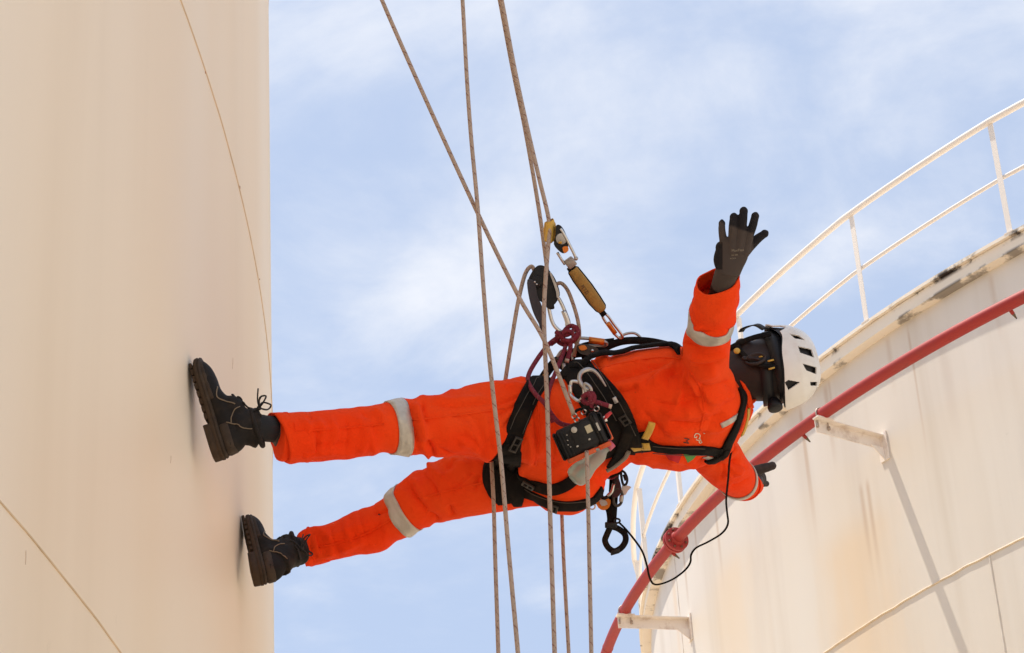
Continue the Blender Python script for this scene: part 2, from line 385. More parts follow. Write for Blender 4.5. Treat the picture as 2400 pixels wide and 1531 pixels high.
def revolve(profile, name, matr, parent, n=720, ctr=(RX, RY), a0=-math.pi, a1=math.pi, jitter=None):
    rings = []
    for i in range(n):
        a = a0 + (a1 - a0) * i / n; rings.append([(ctr[0] + r * math.cos(a), ctr[1] + r * math.sin(a), z + (jitter(a, r, z) if jitter else 0)) for r, z in profile])
    return MB().loft(rings, closed=True).build(name, matr, parent, smooth=True, angle=35)
def chew(a, r, z):      # corroded lower lip of the roof plate
    return (.010 * max(0, mnoise.noise((a * 60, 3, 1))) + .004 * mnoise.noise((a * 160, 8, 1))) if abs(z - (RIM_Z - .03)) < .004 and r > RR + .09 else 0.0
revolve([(RR - .5, RIM_Z + .012), (RIM_R + .012, RIM_Z), (RIM_R + .012, RIM_Z - .03), (RR - .5, RIM_Z - .03)], 'roof_edge_plate', m_rim, ft, 1400, jitter=chew)
revolve([(RR - .02, RIM_Z - .033), (RIM_R - .022, RIM_Z - .033), (RIM_R - .022, RIM_Z - .152), (RIM_R - .010, RIM_Z - .158), (RIM_R - .022, RIM_Z - .165), (RR - .02, RIM_Z - .165)], 'curb_angle', m_rim, ft)
rf = MB(); n = 120; rr = ring_pts(RR - .45, RIM_Z + .013, (RX, RY), 0, TAU - TAU / n, n); rf.add(list(rr) + [(RX, RY, RIM_Z + .8)], [(i, (i + 1) % n, n) for i in range(n)]); rf.build('roof', m_far, ft)
# guard rail
m_rail = mat('white_rail_paint', (.80, .74, .68), .6, var=.05, scale=1.5, spec=.3)
gr = thing('guard_railing', 'white tubular guard railing with mid rail around the tank top', 'railing', (RX, RY, RIM_Z))
A0, A1 = math.radians(-262), math.radians(-98)
def seg_ring(R, z, r, name, n=12):
    post = [math.radians(-135.95 - 9.72 * k) for k in range(-12, 26)][::-1]
    pts = []
    for i in range(len(post) - 1):                          # each span bends less than the circle: a faceted sweep
        for t in np.linspace(0, 1, 6, endpoint=False):
            a = post[i] + (post[i + 1] - post[i]) * t; k = math.cos((post[i + 1] - post[i]) / 2) / math.cos(a - (post[i] + post[i + 1]) / 2)
            rr_ = R * (.35 * k / math.cos((post[i + 1] - post[i]) / 2) * math.cos((post[i + 1] - post[i]) / 2) + .65); pts.append((RX + rr_ * math.cos(a), RY + rr_ * math.sin(a), z))
    return MB().tube(np.array(pts), r, n, up=(0, 0, 1)).build(name, m_rail, gr)
seg_ring(RIM_R, RAIL_Z, .029, 'top_rail'); seg_ring(RIM_R - .03, RIM_Z + .545, .019, 'mid_rail', 10)
pm = MB()
for w, d, ox, oy in ((.052, .006, 0, 0), (.006, .05, -.023, -.025)):
    pm.box((RIM_R - .006 + oy, ox, .54), (0, 1, 0), (1, 0, 0), (0, 0, 1), w / 2, d / 2, .555)
pm.box((RIM_R - .03, 0, .004), (0, 1, 0), (1, 0, 0), (0, 0, 1), .045, .045, .005)
pmesh = pm.mesh('post'); pmesh.materials.append(m_rail)
for k in range(-12, 25):
    o = bpy.data.objects.new('post', pmesh); COL.objects.link(o); o.parent = gr; o.rotation_euler = (0, 0, math.radians(-135.95 - (9.15 if k == 1 else 9.72) * k))
# red spray ring
m_red = mat('red_pipe_paint', (.36, .034, .030), .55, spec=.3, var=.12, scale=2.5, dirt=(.27, .06, .045), dirt_scale=4, dirt_amt=.5, bump=.1, bscale=40)
m_brass = mat('dark_brass', (.16, .12, .08), .45, .6)
m_bolt = mat('rusty_bolt', (.20, .08, .05), .7, .3, var=.3, scale=60)
pr = thing('spray_pipe', 'red cooling water pipe curving round the white tank below its rim', 'pipe', (RX, RY, PIPE_Z))
a_f = math.radians(-158.9)
for a0, a1 in ((a_f - math.pi, a_f - .0022), (a_f + .0022, a_f + math.pi)):
    MB().tube(ring_pts(PIPE_R, PIPE_Z, (RX, RY), a0, a1, 220), .052, 20, up=(0, 0, 1)).build('pipe_section', m_red, pr)
for a in (-131.0, -152.2, -171.5):
    a = math.radians(a); MB().tube(ring_pts(PIPE_R, PIPE_Z, (RX, RY), a - .0007, a + .0007, 4), [.0525, .0555, .0555, .0525], 20, up=(0, 0, 1)).build('weld_ring', m_red, pr)
def fr(a, R, z): return np.array([RX + R * math.cos(a), RY + R * math.sin(a), z]), np.array([-math.sin(a), math.cos(a), 0]), np.array([math.cos(a), math.sin(a), 0])
c, t, o_ = fr(a_f, PIPE_R, PIPE_Z)
for sgn in (-1, 1):
    fl = MB().tube([c + t * sgn * .006, c + t * sgn * .008, c + t * sgn * .034, c + t * sgn * .037, c + t * sgn * .0372, c + t * sgn * .075], [.108, .113, .113, .107, .068, .054], 28).build('flange', m_red, pr, angle=40)
    for k in range(8):
        th = TAU * (k + .5) / 8; q = c + (o_ * math.cos(th) + np.array([0, 0, 1]) * math.sin(th)) * .088
        MB().tube([q + t * sgn * .036, q + t * sgn * .052], .011, 6).build('bolt', m_bolt, fl)
MB().tube([c - t * .005, c + t * .005], .104, 24).build('gasket', m_bolt, pr)
for a in [-147.4 + 12.5 * k for k in range(-14, 14)]:
    c, t, o_ = fr(math.radians(a), PIPE_R, PIPE_Z); d = unit(-o_ * .8 + np.array([0, 0, -.62]))
    nz_ = MB().tube([c + d * .04, c + d * .085], .016, 10).build('spray_nozzle', m_red, pr)
    MB().tube([c + d * .083, c + d * .10, c + d * .102, c + d * .135], [.013, .013, .011, .005], 8).build('nozzle_tip', m_brass, nz_)
# brackets carrying the pipe
m_brk = mat('white_bracket_paint', (.84, .76, .68), .6, var=.08, scale=8, dirt=(.34, .2, .12), dirt_scale=7, dirt_amt=.65)
m_steel_r = mat('galvanised_bolt', (.45, .36, .3), .5, .5, var=.3, scale=50)
for a in (-80.7, -102.4, -124.0, -145.7, -166.95, -188.5, -210.0, -231.6):
    a = math.radians(a); c, t, o_ = fr(a, PIPE_R, PIPE_Z); zv = np.array([0, 0, 1.0]); za = PIPE_Z - .052 - .062
    w0 = fr(a, RR, za)[0]; w1 = fr(a, PIPE_R + .07, za)[0]
    bk = MB(); mid = (w0 + w1) / 2; hl = np.linalg.norm(w1 - w0) / 2
    bk.box(mid - t * .03, o_, t, zv, hl, .004, .055).box(mid + zv * .052, o_, t, zv, hl - .001, .03, .004)
    bo = bk.build('bracket', m_brk, ft, smooth=False)
    pl = MB().box(w0 + o_ * .008 - zv * .045 + t * .0, o_, t, zv, .007, .055, .13).build('wall_plate', m_brk, bo, smooth=False)
    gs = MB().prism([w0 + o_ * .016 - zv * .058, w0 + o_ * .15 - zv * .058, w0 + o_ * .016 - zv * .17], t, .008).build('gusset', m_brk, bo, smooth=False)
    th = np.linspace(-.15 * math.pi, 1.15 * math.pi, 22); ub = [c + (o_ * math.cos(q) + zv * math.sin(q)) * .06 - t * .012 for q in th]
    ub = [ub[0] - zv * .07] + ub + [ub[-1] - zv * .07]
    MB().tube(ub, .0065, 8).build('u_bolt', m_steel_r, bo)
    MB().box(c - zv * .052 - o_ * .0, o_, t, zv, .085, .035, .006).build('saddle_plate', m_brk, bo, smooth=False)
    for sgn in (-1, 1): MB().tube([c + o_ * sgn * .06 - zv * .13 - t * .012, c + o_ * sgn * .06 - zv * .1 - t * .012], .013, 6).build('nut', m_steel_r, bo)
# ------------------------------------------------------------------ the worker
def hitL(px, py): return cyl_hit(px, py, LX, LY, LR)
SIDE = unit(np.array([0.02, -1, .10]))        # worker's left, towards the camera
FRONT = unit(np.array([-.02, .10, 1]))        # worker's front, up
HEADW = unit(np.cross(FRONT, SIDE))           # feet to head, away from the wall
if HEADW[0] < 0: HEADW = -HEADW
def limb(mb, rows, n=28, sub=5, k=1.0, kd=None):
    "rows: px, py, s, half width in the picture (px), half depth (m)"
    r = spline(rows, sub); pts = np.array([P(*q[:3]) for q in r]); T = np.gradient(pts, axis=0); rings = []
    th = np.arange(n) * TAU / n
    for i, q in enumerate(r):
        t = unit(T[i]); v = unit(pts[i] - CAM); a = unit(np.cross(v, t)); b = unit(np.cross(t, a))
        ra = q[3] * q[2] / FPX * k; rb = q[4] * (kd or k)
        rings.append(pts[i] + ra * np.cos(th)[:, None] * a + rb * np.sin(th)[:, None] * b)
    e0 = pts[0] - unit(T[0]) * .012; e1 = pts[-1] + unit(T[-1]) * .012
    return mb.loft([rings[0] * .35 + pts[0] * .65 - unit(T[0]) * .012] + rings + [rings[-1] * .35 + pts[-1] * .65 + unit(T[-1]) * .012])
def trunk(mb, rows, n=36, sub=5, k=1.0):
    "rows: px, py, s, half breadth, half thickness (m)"
    r = spline(rows, sub); pts = np.array([P(*q[:3]) for q in r]); T = np.gradient(pts, axis=0); rings = []; th = np.arange(n) * TAU / n
    for i, q in enumerate(r):
        t = unit(T[i]); a = unit(SIDE - t * (SIDE @ t)); b = unit(FRONT - t * (FRONT @ t) - a * (FRONT @ a))
        cs, sn = np.cos(th), np.sin(th); e = .82
        rings.append(pts[i] + k * (q[3] * (np.sign(cs) * abs(cs) ** e)[:, None] * a + q[4] * (np.sign(sn) * abs(sn) ** e)[:, None] * b))
    return mb.loft([rings[0] * .3 + pts[0] * .7] + rings + [rings[-1] * .3 + pts[-1] * .7])
LEG_L = [(652, 1024, 6.99, 57, .068), (720, 1024, 7.02, 59, .070), (820, 1015, 7.08, 59, .074), (905, 1004, 7.12, 60, .078), (960, 1000, 7.15, 67, .082), (1050, 996, 7.19, 76, .088), (1150, 988, 7.24, 91, .098), (1230, 986, 7.28, 99, .105), (1300, 990, 7.32, 96, .11)]
LEG_R = [(716, 1288, 7.70, 39, .052), (780, 1268, 7.69, 44, .062), (860, 1245, 7.67, 52, .068), (930, 1211, 7.65, 55, .074), (990, 1172, 7.62, 63, .08), (1060, 1146, 7.58, 73, .088), (1130, 1128, 7.55, 78, .095), (1210, 1112, 7.52, 82, .10), (1290, 1100, 7.50, 84, .10)]
TRUNK = [(1215, 1045, 7.41, .16, .09), (1290, 1040, 7.41, .195, .128), (1370, 997, 7.39, .185, .132), (1440, 962, 7.37, .178, .128), (1520, 953, 7.36, .195, .140), (1600, 957, 7.36, .208, .143), (1665, 952, 7.36, .185, .118), (1712, 928, 7.37, .115, .085), (1738, 912, 7.37, .075, .066)]
ARM_L = [(1648, 905, 7.24, 66, .085), (1652, 850, 7.16, 60, .08), (1657, 803, 7.07, 60, .077), (1666, 765, 7.0, 54, .071), (1671, 736, 6.955, 53, .068), (1674, 718, 6.93, 50, .062)]
ARM_R = [(1650, 1030, 7.50, 62, .08), (1690, 1082, 7.58, 56, .074), (1720, 1116, 7.67, 49, .066), (1740, 1136, 7.80, 38, .056), (1750, 1138, 7.90, 29, .046)]
def suit_shapes(k=1.0):
    mb = MB(); limb(mb, LEG_L, k=k); limb(mb, LEG_R, k=k); trunk(mb, TRUNK, k=k); limb(mb, ARM_L, k=k); limb(mb, ARM_R, k=k)
    if k == 1.0:
        mb.sphere(P(1322, 1118, 7.44), (.112, .115, .112), 20, 14); mb.sphere(P(1318, 1010, 7.31), (.118, .118, .118), 20, 14)
        mb.sphere(P(1368, 1120, 7.45), (.055, .085, .085), 20, 14)
        mb.sphere(P(1664, 905, 7.25), (.078, .078, .078), 18, 12); mb.sphere(P(1690, 940, 7.30), (.062, .075, .075), 18, 12); mb.sphere(P(1668, 1045, 7.50), (.07, .07, .07), 18, 12)
    return mb
pelvis = P(1300, 1040, 7.4)
man = thing('person', 'worker in orange coverall and white helmet standing sideways on the tank, arms spread', 'person', pelvis)

# coverall: continuous cloth surface with real folds
suit = union(suit_shapes(), 'coverall', .0046, 9, .5)
V = verts_of(suit); Nn = norms_of(suit); px2, sdep = proj(V)
facing = -(Nn * ((V - CAM) / np.linalg.norm(V - CAM, axis=1)[:, None])).sum(1)
def seg_d(pt, pl):
    "distance to polyline and fraction along it"
    best = np.full(len(pt), 1e9); fr_ = np.zeros(len(pt)); L = [0.0]
    for i in range(len(pl) - 1): L.append(L[-1] + math.dist(pl[i], pl[i + 1]))
    for i in range(len(pl) - 1):
        a, b = np.array(pl[i], float), np.array(pl[i + 1], float); ab = b - a; t = np.clip(((pt - a) @ ab) / (ab @ ab), 0, 1)
        d = np.linalg.norm(pt - a - t[:, None] * ab, axis=1); m = d < best; best[m] = d[m]; fr_[m] = (L[i] + t[m] * (L[i + 1] - L[i])) / L[-1]
    return best, fr_
disp = np.zeros(len(V))
def fold(pl, amp, w, smax=9.9, smin=0.0):
    "a crease (amp < 0) or ridge (amp > 0, mm) along a line of the cloth, width w px"
    global disp
    w = w * 1.15; pl = spline(pl, 5); d, t = seg_d(px2, [tuple(q) for q in pl])
    end = np.clip(np.minimum(t, 1 - t) / .22, 0, 1); end = end * end * (3 - 2 * end)
    mask = np.clip((facing + .25) / .35, 0, 1) * (sdep < smax) * (sdep > smin)
    disp += amp * .001 * (np.exp(-d / (w * .75)) if amp < 0 else np.exp(-(d / w) ** 2)) * end * mask
NEAR = 7.36
for pl, a, w in (
    # near leg: bunching above the knee tape, seams along the thigh
    ([(958, 938), (970, 985), (982, 1062)], -6, 7), ([(972, 936), (985, 985), (996, 1040)], 5, 8), ([(990, 934), (994, 965), (1006, 1000)], -4, 6), ([(1002, 1030), (1012, 1055), (1018, 1072)], -5, 6),
    ([(985, 1040), (1000, 1060), (1010, 1074)], 4, 6), ([(1010, 932), (1060, 940), (1150, 932)], 3, 8), ([(1000, 945), (1060, 952), (1180, 940)], -2.5, 5), ([(1040, 960), (1100, 990), (1120, 1060)], -2.5, 14),
    ([(1125, 1078), (1160, 1050), (1195, 1000)], 5, 12), ([(1150, 950), (1185, 940), (1225, 925)], -3.5, 6), ([(1165, 975), (1195, 958), (1220, 940)], -3.5, 6), ([(1172, 1005), (1195, 985), (1212, 965)], -3, 6), ([(1180, 910), (1210, 905), (1250, 908)], 3, 7),
    ([(660, 1010), (720, 1000), (800, 1012)], 2.5, 12), ([(690, 1075), (760, 1060), (840, 1062)], 3, 9), ([(680, 1040), (740, 1046), (830, 1040)], -2.5, 10), ([(840, 960), (870, 985), (880, 1030)], -2.5, 10), ([(870, 955), (895, 975), (900, 1000)], 3, 8),
    # hip and seat
    ([(1240, 930), (1255, 990), (1262, 1060)], -3.5, 6), ([(1268, 950), (1275, 1010), (1262, 1085)], 4, 9), ([(1290, 1000), (1300, 1060), (1285, 1110)], -4, 9), ([(1235, 1000), (1245, 1060), (1240, 1100)], 4, 8), ([(1262, 1090), (1290, 1100), (1320, 1085)], -3.5, 8)):
    fold(pl, a, w, NEAR + .05)
for pl, a, w in (
    # far leg
    ([(955, 1130), (975, 1170), (1005, 1210)], -4.5, 7), ([(968, 1116), (985, 1150), (1002, 1175)], 4.5, 8), ([(985, 1100), (1010, 1130), (1030, 1170)], -4, 7), ([(1000, 1090), (1020, 1105), (1045, 1125)], 4, 7), ([(1020, 1080), (1080, 1085), (1150, 1082)], 3, 9), ([(1000, 1205), (1020, 1215), (1030, 1225)], -4, 6),
    ([(1050, 1185), (1058, 1200), (1062, 1212)], -4, 5), ([(800, 1270), (840, 1262), (900, 1235)], -3, 9), ([(790, 1290), (830, 1275), (860, 1255)], 3.5, 8), ([(760, 1275), (800, 1250), (880, 1225)], 2.5, 9), ([(870, 1195), (890, 1200), (920, 1190)], -4, 7), ([(735, 1300), (760, 1302), (790, 1290)], 3, 7),
    ([(900, 1180), (930, 1165), (950, 1140)], 3, 8)):
    fold(pl, a, w, 9, 7.38)
for pl, a, w in (
    # torso: drag lines from the arm to the waist
    ([(1395, 880), (1450, 862), (1520, 838)], 5, 10), ([(1405, 895), (1460, 882), (1560, 850)], -5, 9), ([(1420, 905), (1480, 905), (1570, 880)], 4, 14), ([(1440, 920), (1470, 915), (1500, 905)], -5, 7), ([(1380, 850), (1400, 838), (1430, 835)], 4, 8), ([(1390, 840), (1400, 860), (1405, 880)], -4, 6),
    ([(1560, 860), (1590, 880), (1600, 920)], -4, 12), ([(1520, 940), (1580, 950), (1660, 930)], -3.5, 10), ([(1540, 960), (1620, 975), (1700, 945)], 4, 14), ([(1560, 985), (1630, 995), (1705, 965)], -4, 9), ([(1540, 1000), (1590, 1015), (1640, 1005)], 3, 12), ([(1500, 960), (1540, 1000), (1570, 1030)], -2.5, 10),
    ([(1590, 1075), (1630, 1085), (1665, 1078)], -3.5, 6), ([(1560, 1070), (1600, 1078), (1640, 1092)], 3, 7), ([(1640, 1012), (1690, 1000), (1722, 970)], 4, 9),
    # shoulder and sleeve
    ([(1625, 905), (1670, 915), (1725, 890)], -5, 9), ([(1635, 930), (1680, 935), (1728, 915)], 4.5, 10), ([(1610, 870), (1640, 885), (1690, 870)], 4, 10), ([(1615, 850), (1650, 862), (1700, 845)], -4.5, 8), ([(1608, 825), (1650, 835), (1712, 815)], 4, 10),
    ([(1618, 742), (1660, 752), (1712, 735)], -5, 7), ([(1620, 728), (1660, 738), (1716, 722)], 4.5, 8), ([(1640, 712), (1680, 722), (1722, 705)], -5, 7), ([(1650, 700), (1690, 705), (1724, 688)], 5, 8), ([(1612, 780), (1640, 765), (1655, 745)], 4, 8), ([(1604, 800), (1612, 812), (1640, 822)], -4, 8),
    # far sleeve
    ([(1672, 1085), (1700, 1090), (1735, 1075)], -4, 7), ([(1690, 1108), (1715, 1108), (1745, 1092)], 4, 8), ([(1680, 1065), (1700, 1062), (1725, 1048)], 3.5, 8), ([(1708, 1140), (1735, 1138), (1762, 1120)], -3, 7)):
    fold(pl, a, w, 9)
random.seed(5)
def fan(cx, cy, a0, a1, n, r0, r1, amp, w, smax=9.9, smin=0.0, bend=12):
    for k in range(n):
        a = math.radians(a0 + (a1 - a0) * (k + random.uniform(-.3, .3)) / max(n - 1, 1)); q0 = r0 * random.uniform(.8, 1.3); q1 = r1 * random.uniform(.65, 1.1); b = random.uniform(-bend, bend)
        ca, sa = math.cos(a), math.sin(a); m_ = (q0 + q1) / 2
        fold([(cx + ca * q0, cy + sa * q0), (cx + ca * m_ - sa * b, cy + sa * m_ + ca * b), (cx + ca * q1, cy + sa * q1)], amp * random.uniform(.6, 1.2) * (1 if k % 2 else -1), w * random.uniform(.8, 1.3), smax, smin)
fan(1604, 838, 60, 175, 9, 22, 130, 3.0, 7)            # armpit to the side of the chest
fan(1150, 1078, 195, 300, 9, 22, 140, 3.0, 7, 7.42)    # crotch across the near thigh
fan(1130, 1085, 110, 185, 6, 20, 110, 2.8, 7, 9, 7.42)
fan(1690, 955, 120, 230, 7, 25, 110, 2.6, 8)           # shoulder blade
fan(1700, 1075, 20, 110, 5, 10, 60, 2.6, 6)
for k in range(7):                                      # slack rings round the sleeve, knees and calves
    y = 835 - k * 21 + random.uniform(-4, 4); fold([(1602 + k * 3, y + random.uniform(-8, 8)), (1655 + k * 3, y + 10 + random.uniform(-6, 6)), (1716, y - 8 + random.uniform(-8, 8))], random.choice((-3.2, 3.0)), 6)
for k in range(6):
    x = 700 + k * 34 + random.uniform(-8, 8); fold([(x, 970), (x + random.uniform(5, 25), 1015), (x + random.uniform(-10, 30), 1075)], random.choice((-2.0, 2.2)), 8, 7.41)
for k in range(5):
    x = 770 + k * 34; fold([(x, 1225 - k * 18), (x + 12, 1262 - k * 16), (x + 26, 1300 - k * 14)], random.choice((-2.0, 2.2)), 7, 9, 7.42)
def rdg(x, y, z):                                        # sharp-backed ripple of slack cloth
    return (1 - abs(mnoise.noise((x, y, z))) * 2.2)
amb = np.empty(len(V))
for i_, v in enumerate(V):
    wx = v[0] + .05 * mnoise.noise((v[0] * 6, v[1] * 6, v[2] * 6)); slack = .5 + .9 * mnoise.noise((v[0] * 3.1 + 5, v[1] * 4, v[2] * 4)); slack = min(max(slack, .12), 1.0)
    amb[i_] = (rdg(wx * 13, v[1] * 5 + wx * 3, v[2] * 5) * .9 + rdg(wx * 24 + 7, v[1] * 11 - wx * 6, v[2] * 11) * .35) * slack + .5 * mnoise.noise((v[0] * 5, v[1] * 5, v[2] * 5))
amb -= amb.mean()
set_verts(suit, V + Nn * (disp * 3.6 + amb * .0115)[:, None])
BV = bvh_of(suit)
def cloth_mat():
    m = bpy.data.materials.new('orange_workwear'); nt, N, L, b = ngrp(m); b.inputs['Roughness'].default_value = .82; b.inputs['Specular IOR Level'].default_value = .08; b.inputs['Sheen Weight'].default_value = .03; b.inputs['Sheen Tint'].default_value = (1, .55, .35, 1)
    tc = N.new('ShaderNodeTexCoord')
    def nz(s, d, off=0):
        mp = N.new('ShaderNodeMapping'); mp.inputs['Location'].default_value = (off, off * .7, 0); L.new(tc.outputs['Object'], mp.inputs[0])
        n = N.new('ShaderNodeTexNoise'); n.inputs['Scale'].default_value = s; n.inputs['Detail'].default_value = d; n.inputs['Roughness'].default_value = .6; L.new(mp.outputs[0], n.inputs['Vector']); return n.outputs['Fac']
    def rmp(x, lo, hi, amt):
        r = N.new('ShaderNodeMapRange'); r.interpolation_type = 'SMOOTHSTEP'; L.new(x, r.inputs[0]); r.inputs[1].default_value = lo; r.inputs[2].default_value = hi; r.inputs[4].default_value = amt; return r.outputs[0]
    def mx(a, f, c):
        x = N.new('ShaderNodeMix'); x.data_type = 'RGBA'; L.new(f, x.inputs[0])
        if isinstance(a, tuple): x.inputs[6].default_value = (*a, 1)
        else: L.new(a, x.inputs[6])
        x.inputs[7].default_value = (*c, 1); return x.outputs[2]
    c = mx((.95, .050, .005), rmp(nz(3.0, 3), .35, .7, .7), (.95, .090, .014)); c = mx(c, rmp(nz(9, 6, 3), .58, .82, .35), (.55, .05, .012)); c = mx(c, rmp(nz(34, 4, 8), .70, .82, .4), (.25, .035, .015))
    L.new(c, b.inputs['Base Color'])
    w = N.new('ShaderNodeTexNoise'); w.inputs['Scale'].default_value = 420; w.inputs['Detail'].default_value = 2; L.new(tc.outputs['Object'], w.inputs['Vector'])
    w2 = nz(38, 3, 5); ad = N.new('ShaderNodeMath'); ad.operation = 'MULTIPLY_ADD'; L.new(w2, ad.inputs[0]); ad.inputs[1].default_value = 3.0; L.new(w.outputs['Fac'], ad.inputs[2])
    bp = N.new('ShaderNodeBump'); bp.inputs['Strength'].default_value = .5; bp.inputs['Distance'].default_value = .004; L.new(ad.outputs[0], bp.inputs['Height']); L.new(bp.outputs[0], b.inputs['Normal'])
    return m
m_suit = cloth_mat()
me = suit; set_verts(me, verts_of(me) - pelvis); coverall = link_mesh('coverall', me, m_suit, man); coverall['label'] = 'orange hi-vis coverall with grey reflective bands'

# helpers that lay things on the cloth
def on_cloth(px, py, bv=None, smin=0.0):
    d = ray(px, py); o = CAM + d * max(smin, 5.0); h = (bv or BV).ray_cast(Vector(o), Vector(d))
    return (np.array(h[0]), np.array(h[1])) if h[0] is not None else (None, None)
def strap(pts, w, th=.003, lift=.004, sub=5, bv=None, mb=None, nc=5, lim=.05):
    "webbing pressed onto the cloth along a line of the photograph; w in px (number or per point)"
    rows = np.array([(q[0], q[1], q[2] if len(q) > 2 else w) for q in pts], float); r = spline(rows, sub); P3 = []; NR = []
    for q in r:
        h, n = on_cloth(q[0], q[1], bv); P3.append(h); NR.append(n)
    good = [i for i, h in enumerate(P3) if h is not None]
    for i in range(len(P3)):
        if P3[i] is None:
            j = min(good, key=lambda k: abs(k - i)); s_ = proj(P3[j])[1]; P3[i] = P(r[i][0], r[i][1], s_); NR[i] = NR[j]
    P3 = np.array(P3); NR = np.array(NR)
    for _ in range(2): NR[1:-1] = (NR[:-2] + 2 * NR[1:-1] + NR[2:]) / 4
    T = np.gradient(P3, axis=0); mb = mb or MB(); rings = []; b_ = bv or BV
    for i in range(len(P3)):
        t = unit(T[i]); sd_ = unit(np.cross(NR[i], t)); s_ = proj(P3[i])[1]; hw = r[i][2] * s_ / FPX / 2; lo = []; hi = []
        for u in np.linspace(-1, 1, nc):
            p = P3[i] + sd_ * hw * u; h = b_.find_nearest(Vector(p), lim); n_ = NR[i]
            if h[0] is not None:
                q = np.array(h[0]); p2 = p + NR[i] * ((q - p) @ NR[i]); p = p2 if np.linalg.norm(p2 - p) < lim else p
            lo.append(p + n_ * (lift - th)); hi.append(p + n_ * (lift + th * (1 - .25 * abs(u))))
        rings.append(lo + hi[::-1])
    return mb.loft(rings)
def band(c0, axis, w, lift=.002, th=.002, n=56, rmax=.2, bv=None, tilt=None):
    "tape sewn round a limb: rays from the limb's axis out to the cloth"
    axis = unit(axis); a = unit(np.cross(axis, FWD)); b = np.cross(axis, a); rings = []; b_ = bv or BV
    for i in range(n):
        th_ = TAU * i / n; d = a * math.cos(th_) + b * math.sin(th_); lo = []; hi = []
        for u in (-1, -.5, 0, .5, 1):
            o = c0 + axis * (u * w / 2) + (tilt(th_) * axis if tilt else 0); h = b_.ray_cast(Vector(o), Vector(d), rmax)
            r_ = h[3] if h[0] is not None else .07; lo.append(o + d * (r_ + lift - th)); hi.append(o + d * (r_ + lift + th))
        rings.append(lo + hi[::-1])
    m = len(rings[0]); return MB().loft(rings, closed=True)
m_tape = mat('grey_reflective_tape', (.50, .45, .385), .4, .25, var=.2, scale=30, bump=.9, bscale=45, dirt=(.24, .19, .15), dirt_scale=14, dirt_amt=.5)
def axis_of(rows, i): return P(*rows[i + 1][:3]) - P(*rows[i - 1][:3])
band(P(931, 1003, 7.135), axis_of(LEG_L, 4), .047, tilt=lambda t: -.004 * math.cos(t)).build('reflective_band', m_tape, man)
band(P(950, 1200, 7.645), unit(axis_of(LEG_R, 3)), .042).build('reflective_band', m_tape, man)
band(P(1668, 746, 6.97), axis_of(ARM_L, 3), .044, lift=.003).build('reflective_band', m_tape, man)
band(P(1728, 1124, 7.72), axis_of(ARM_R, 3), .03, lift=.003).build('reflective_band', m_tape, man)
strap([(1690, 998), (1715, 985), (1735, 965), (1745, 945)], 13, .0015, .002).build('reflective_band', m_tape, man)
strap([(1652, 1070), (1668, 1076), (1690, 1068)], 16, .0015, .002).build('reflective_band', m_tape, man)

def seam(pts, w=4.5): strap(pts, w, .0012, .0012, nc=3).build('seam', m_suit, man)
for pts in ([(1256, 900), (1262, 960), (1264, 1020), (1256, 1090)], [(1395, 868), (1460, 850), (1540, 838), (1600, 842)], [(690, 1012), (800, 1004), (900, 994)], [(965, 985), (1060, 975), (1180, 958)], [(740, 1284), (830, 1262), (920, 1218)], [(985, 1168), (1060, 1148), (1140, 1130)], [(1615, 868), (1640, 905), (1650, 960), (1640, 1010)]):
    seam(pts)
for c0, ax_, w_ in ((P(672, 1024, 7.0), axis_of(LEG_L, 1), .004), (P(735, 1282, 7.69), axis_of(LEG_R, 1), .004), (P(915, 1004, 7.125), axis_of(LEG_L, 3), .0025), (P(949, 1001, 7.145), axis_of(LEG_L, 4), .0025)):
    band(c0, ax_, w_, .0015, .0012).build('hem_stitching', m_suit, man)
# cuffs and hems: open tubes of doubled cloth
def open_tube(rows, th, name, wob=.003, n=40, seed=0., flare=None):
    r = spline(rows, 4); pts = np.array([P(*q[:3]) for q in r]); T = np.gradient(pts, axis=0); out = []; inn = []; t_ = np.arange(n) * TAU / n
    for i, q in enumerate(r):
        t = unit(T[i]); v = unit(pts[i] - CAM); a = unit(np.cross(v, t)); b = unit(np.cross(t, a)); ra = q[3] * q[2] / FPX; rb = q[4]
        wv = np.array([1 + wob / .06 * mnoise.noise((math.cos(x) * 1.7 + seed, math.sin(x) * 1.7, i * .25)) for x in t_])[:, None]
        sh = (np.array([flare(x) for x in t_])[:, None] * t) * (i / (len(r) - 1)) if flare else 0
        e = ra * np.cos(t_)[:, None] * a + rb * np.sin(t_)[:, None] * b
        out.append(pts[i] + e * wv + sh); inn.append(pts[i] + e * wv * (1 - th / .06) + sh)
    return MB().loft(out + inn[::-1], closed=True).build(name, m_suit, man)
open_tube([(1670, 738, 6.957, 55, .070), (1674, 716, 6.93, 54, .067), (1678, 697, 6.905, 53, .064), (1681, 674, 6.88, 52, .060), (1683, 655, 6.86, 51, .055)], .004, 'cuff', .006, seed=2., flare=lambda x: .022 * math.cos(x) - .006)
open_tube([(1740, 1136, 7.80, 39, .058), (1750, 1138, 7.90, 30, .048), (1755, 1138, 7.95, 29, .046)], .004, 'cuff', .003, seed=5.)
open_tube([(720, 1024, 7.02, 60, .072), (680, 1026, 7.0, 60, .072), (652, 1026, 6.985, 59, .07)], .004, 'trouser_hem', .005, seed=9., flare=lambda x: .022 * math.cos(x))
open_tube([(760, 1276, 7.69, 43, .062), (728, 1286, 7.70, 41, .058), (710, 1290, 7.70, 39, .055)], .004, 'trouser_hem', .004, seed=14.)
strap([(1640, 690), (1630, 678), (1624, 672)], 14, .002, .003).build('cuff_tab', m_suit, man)

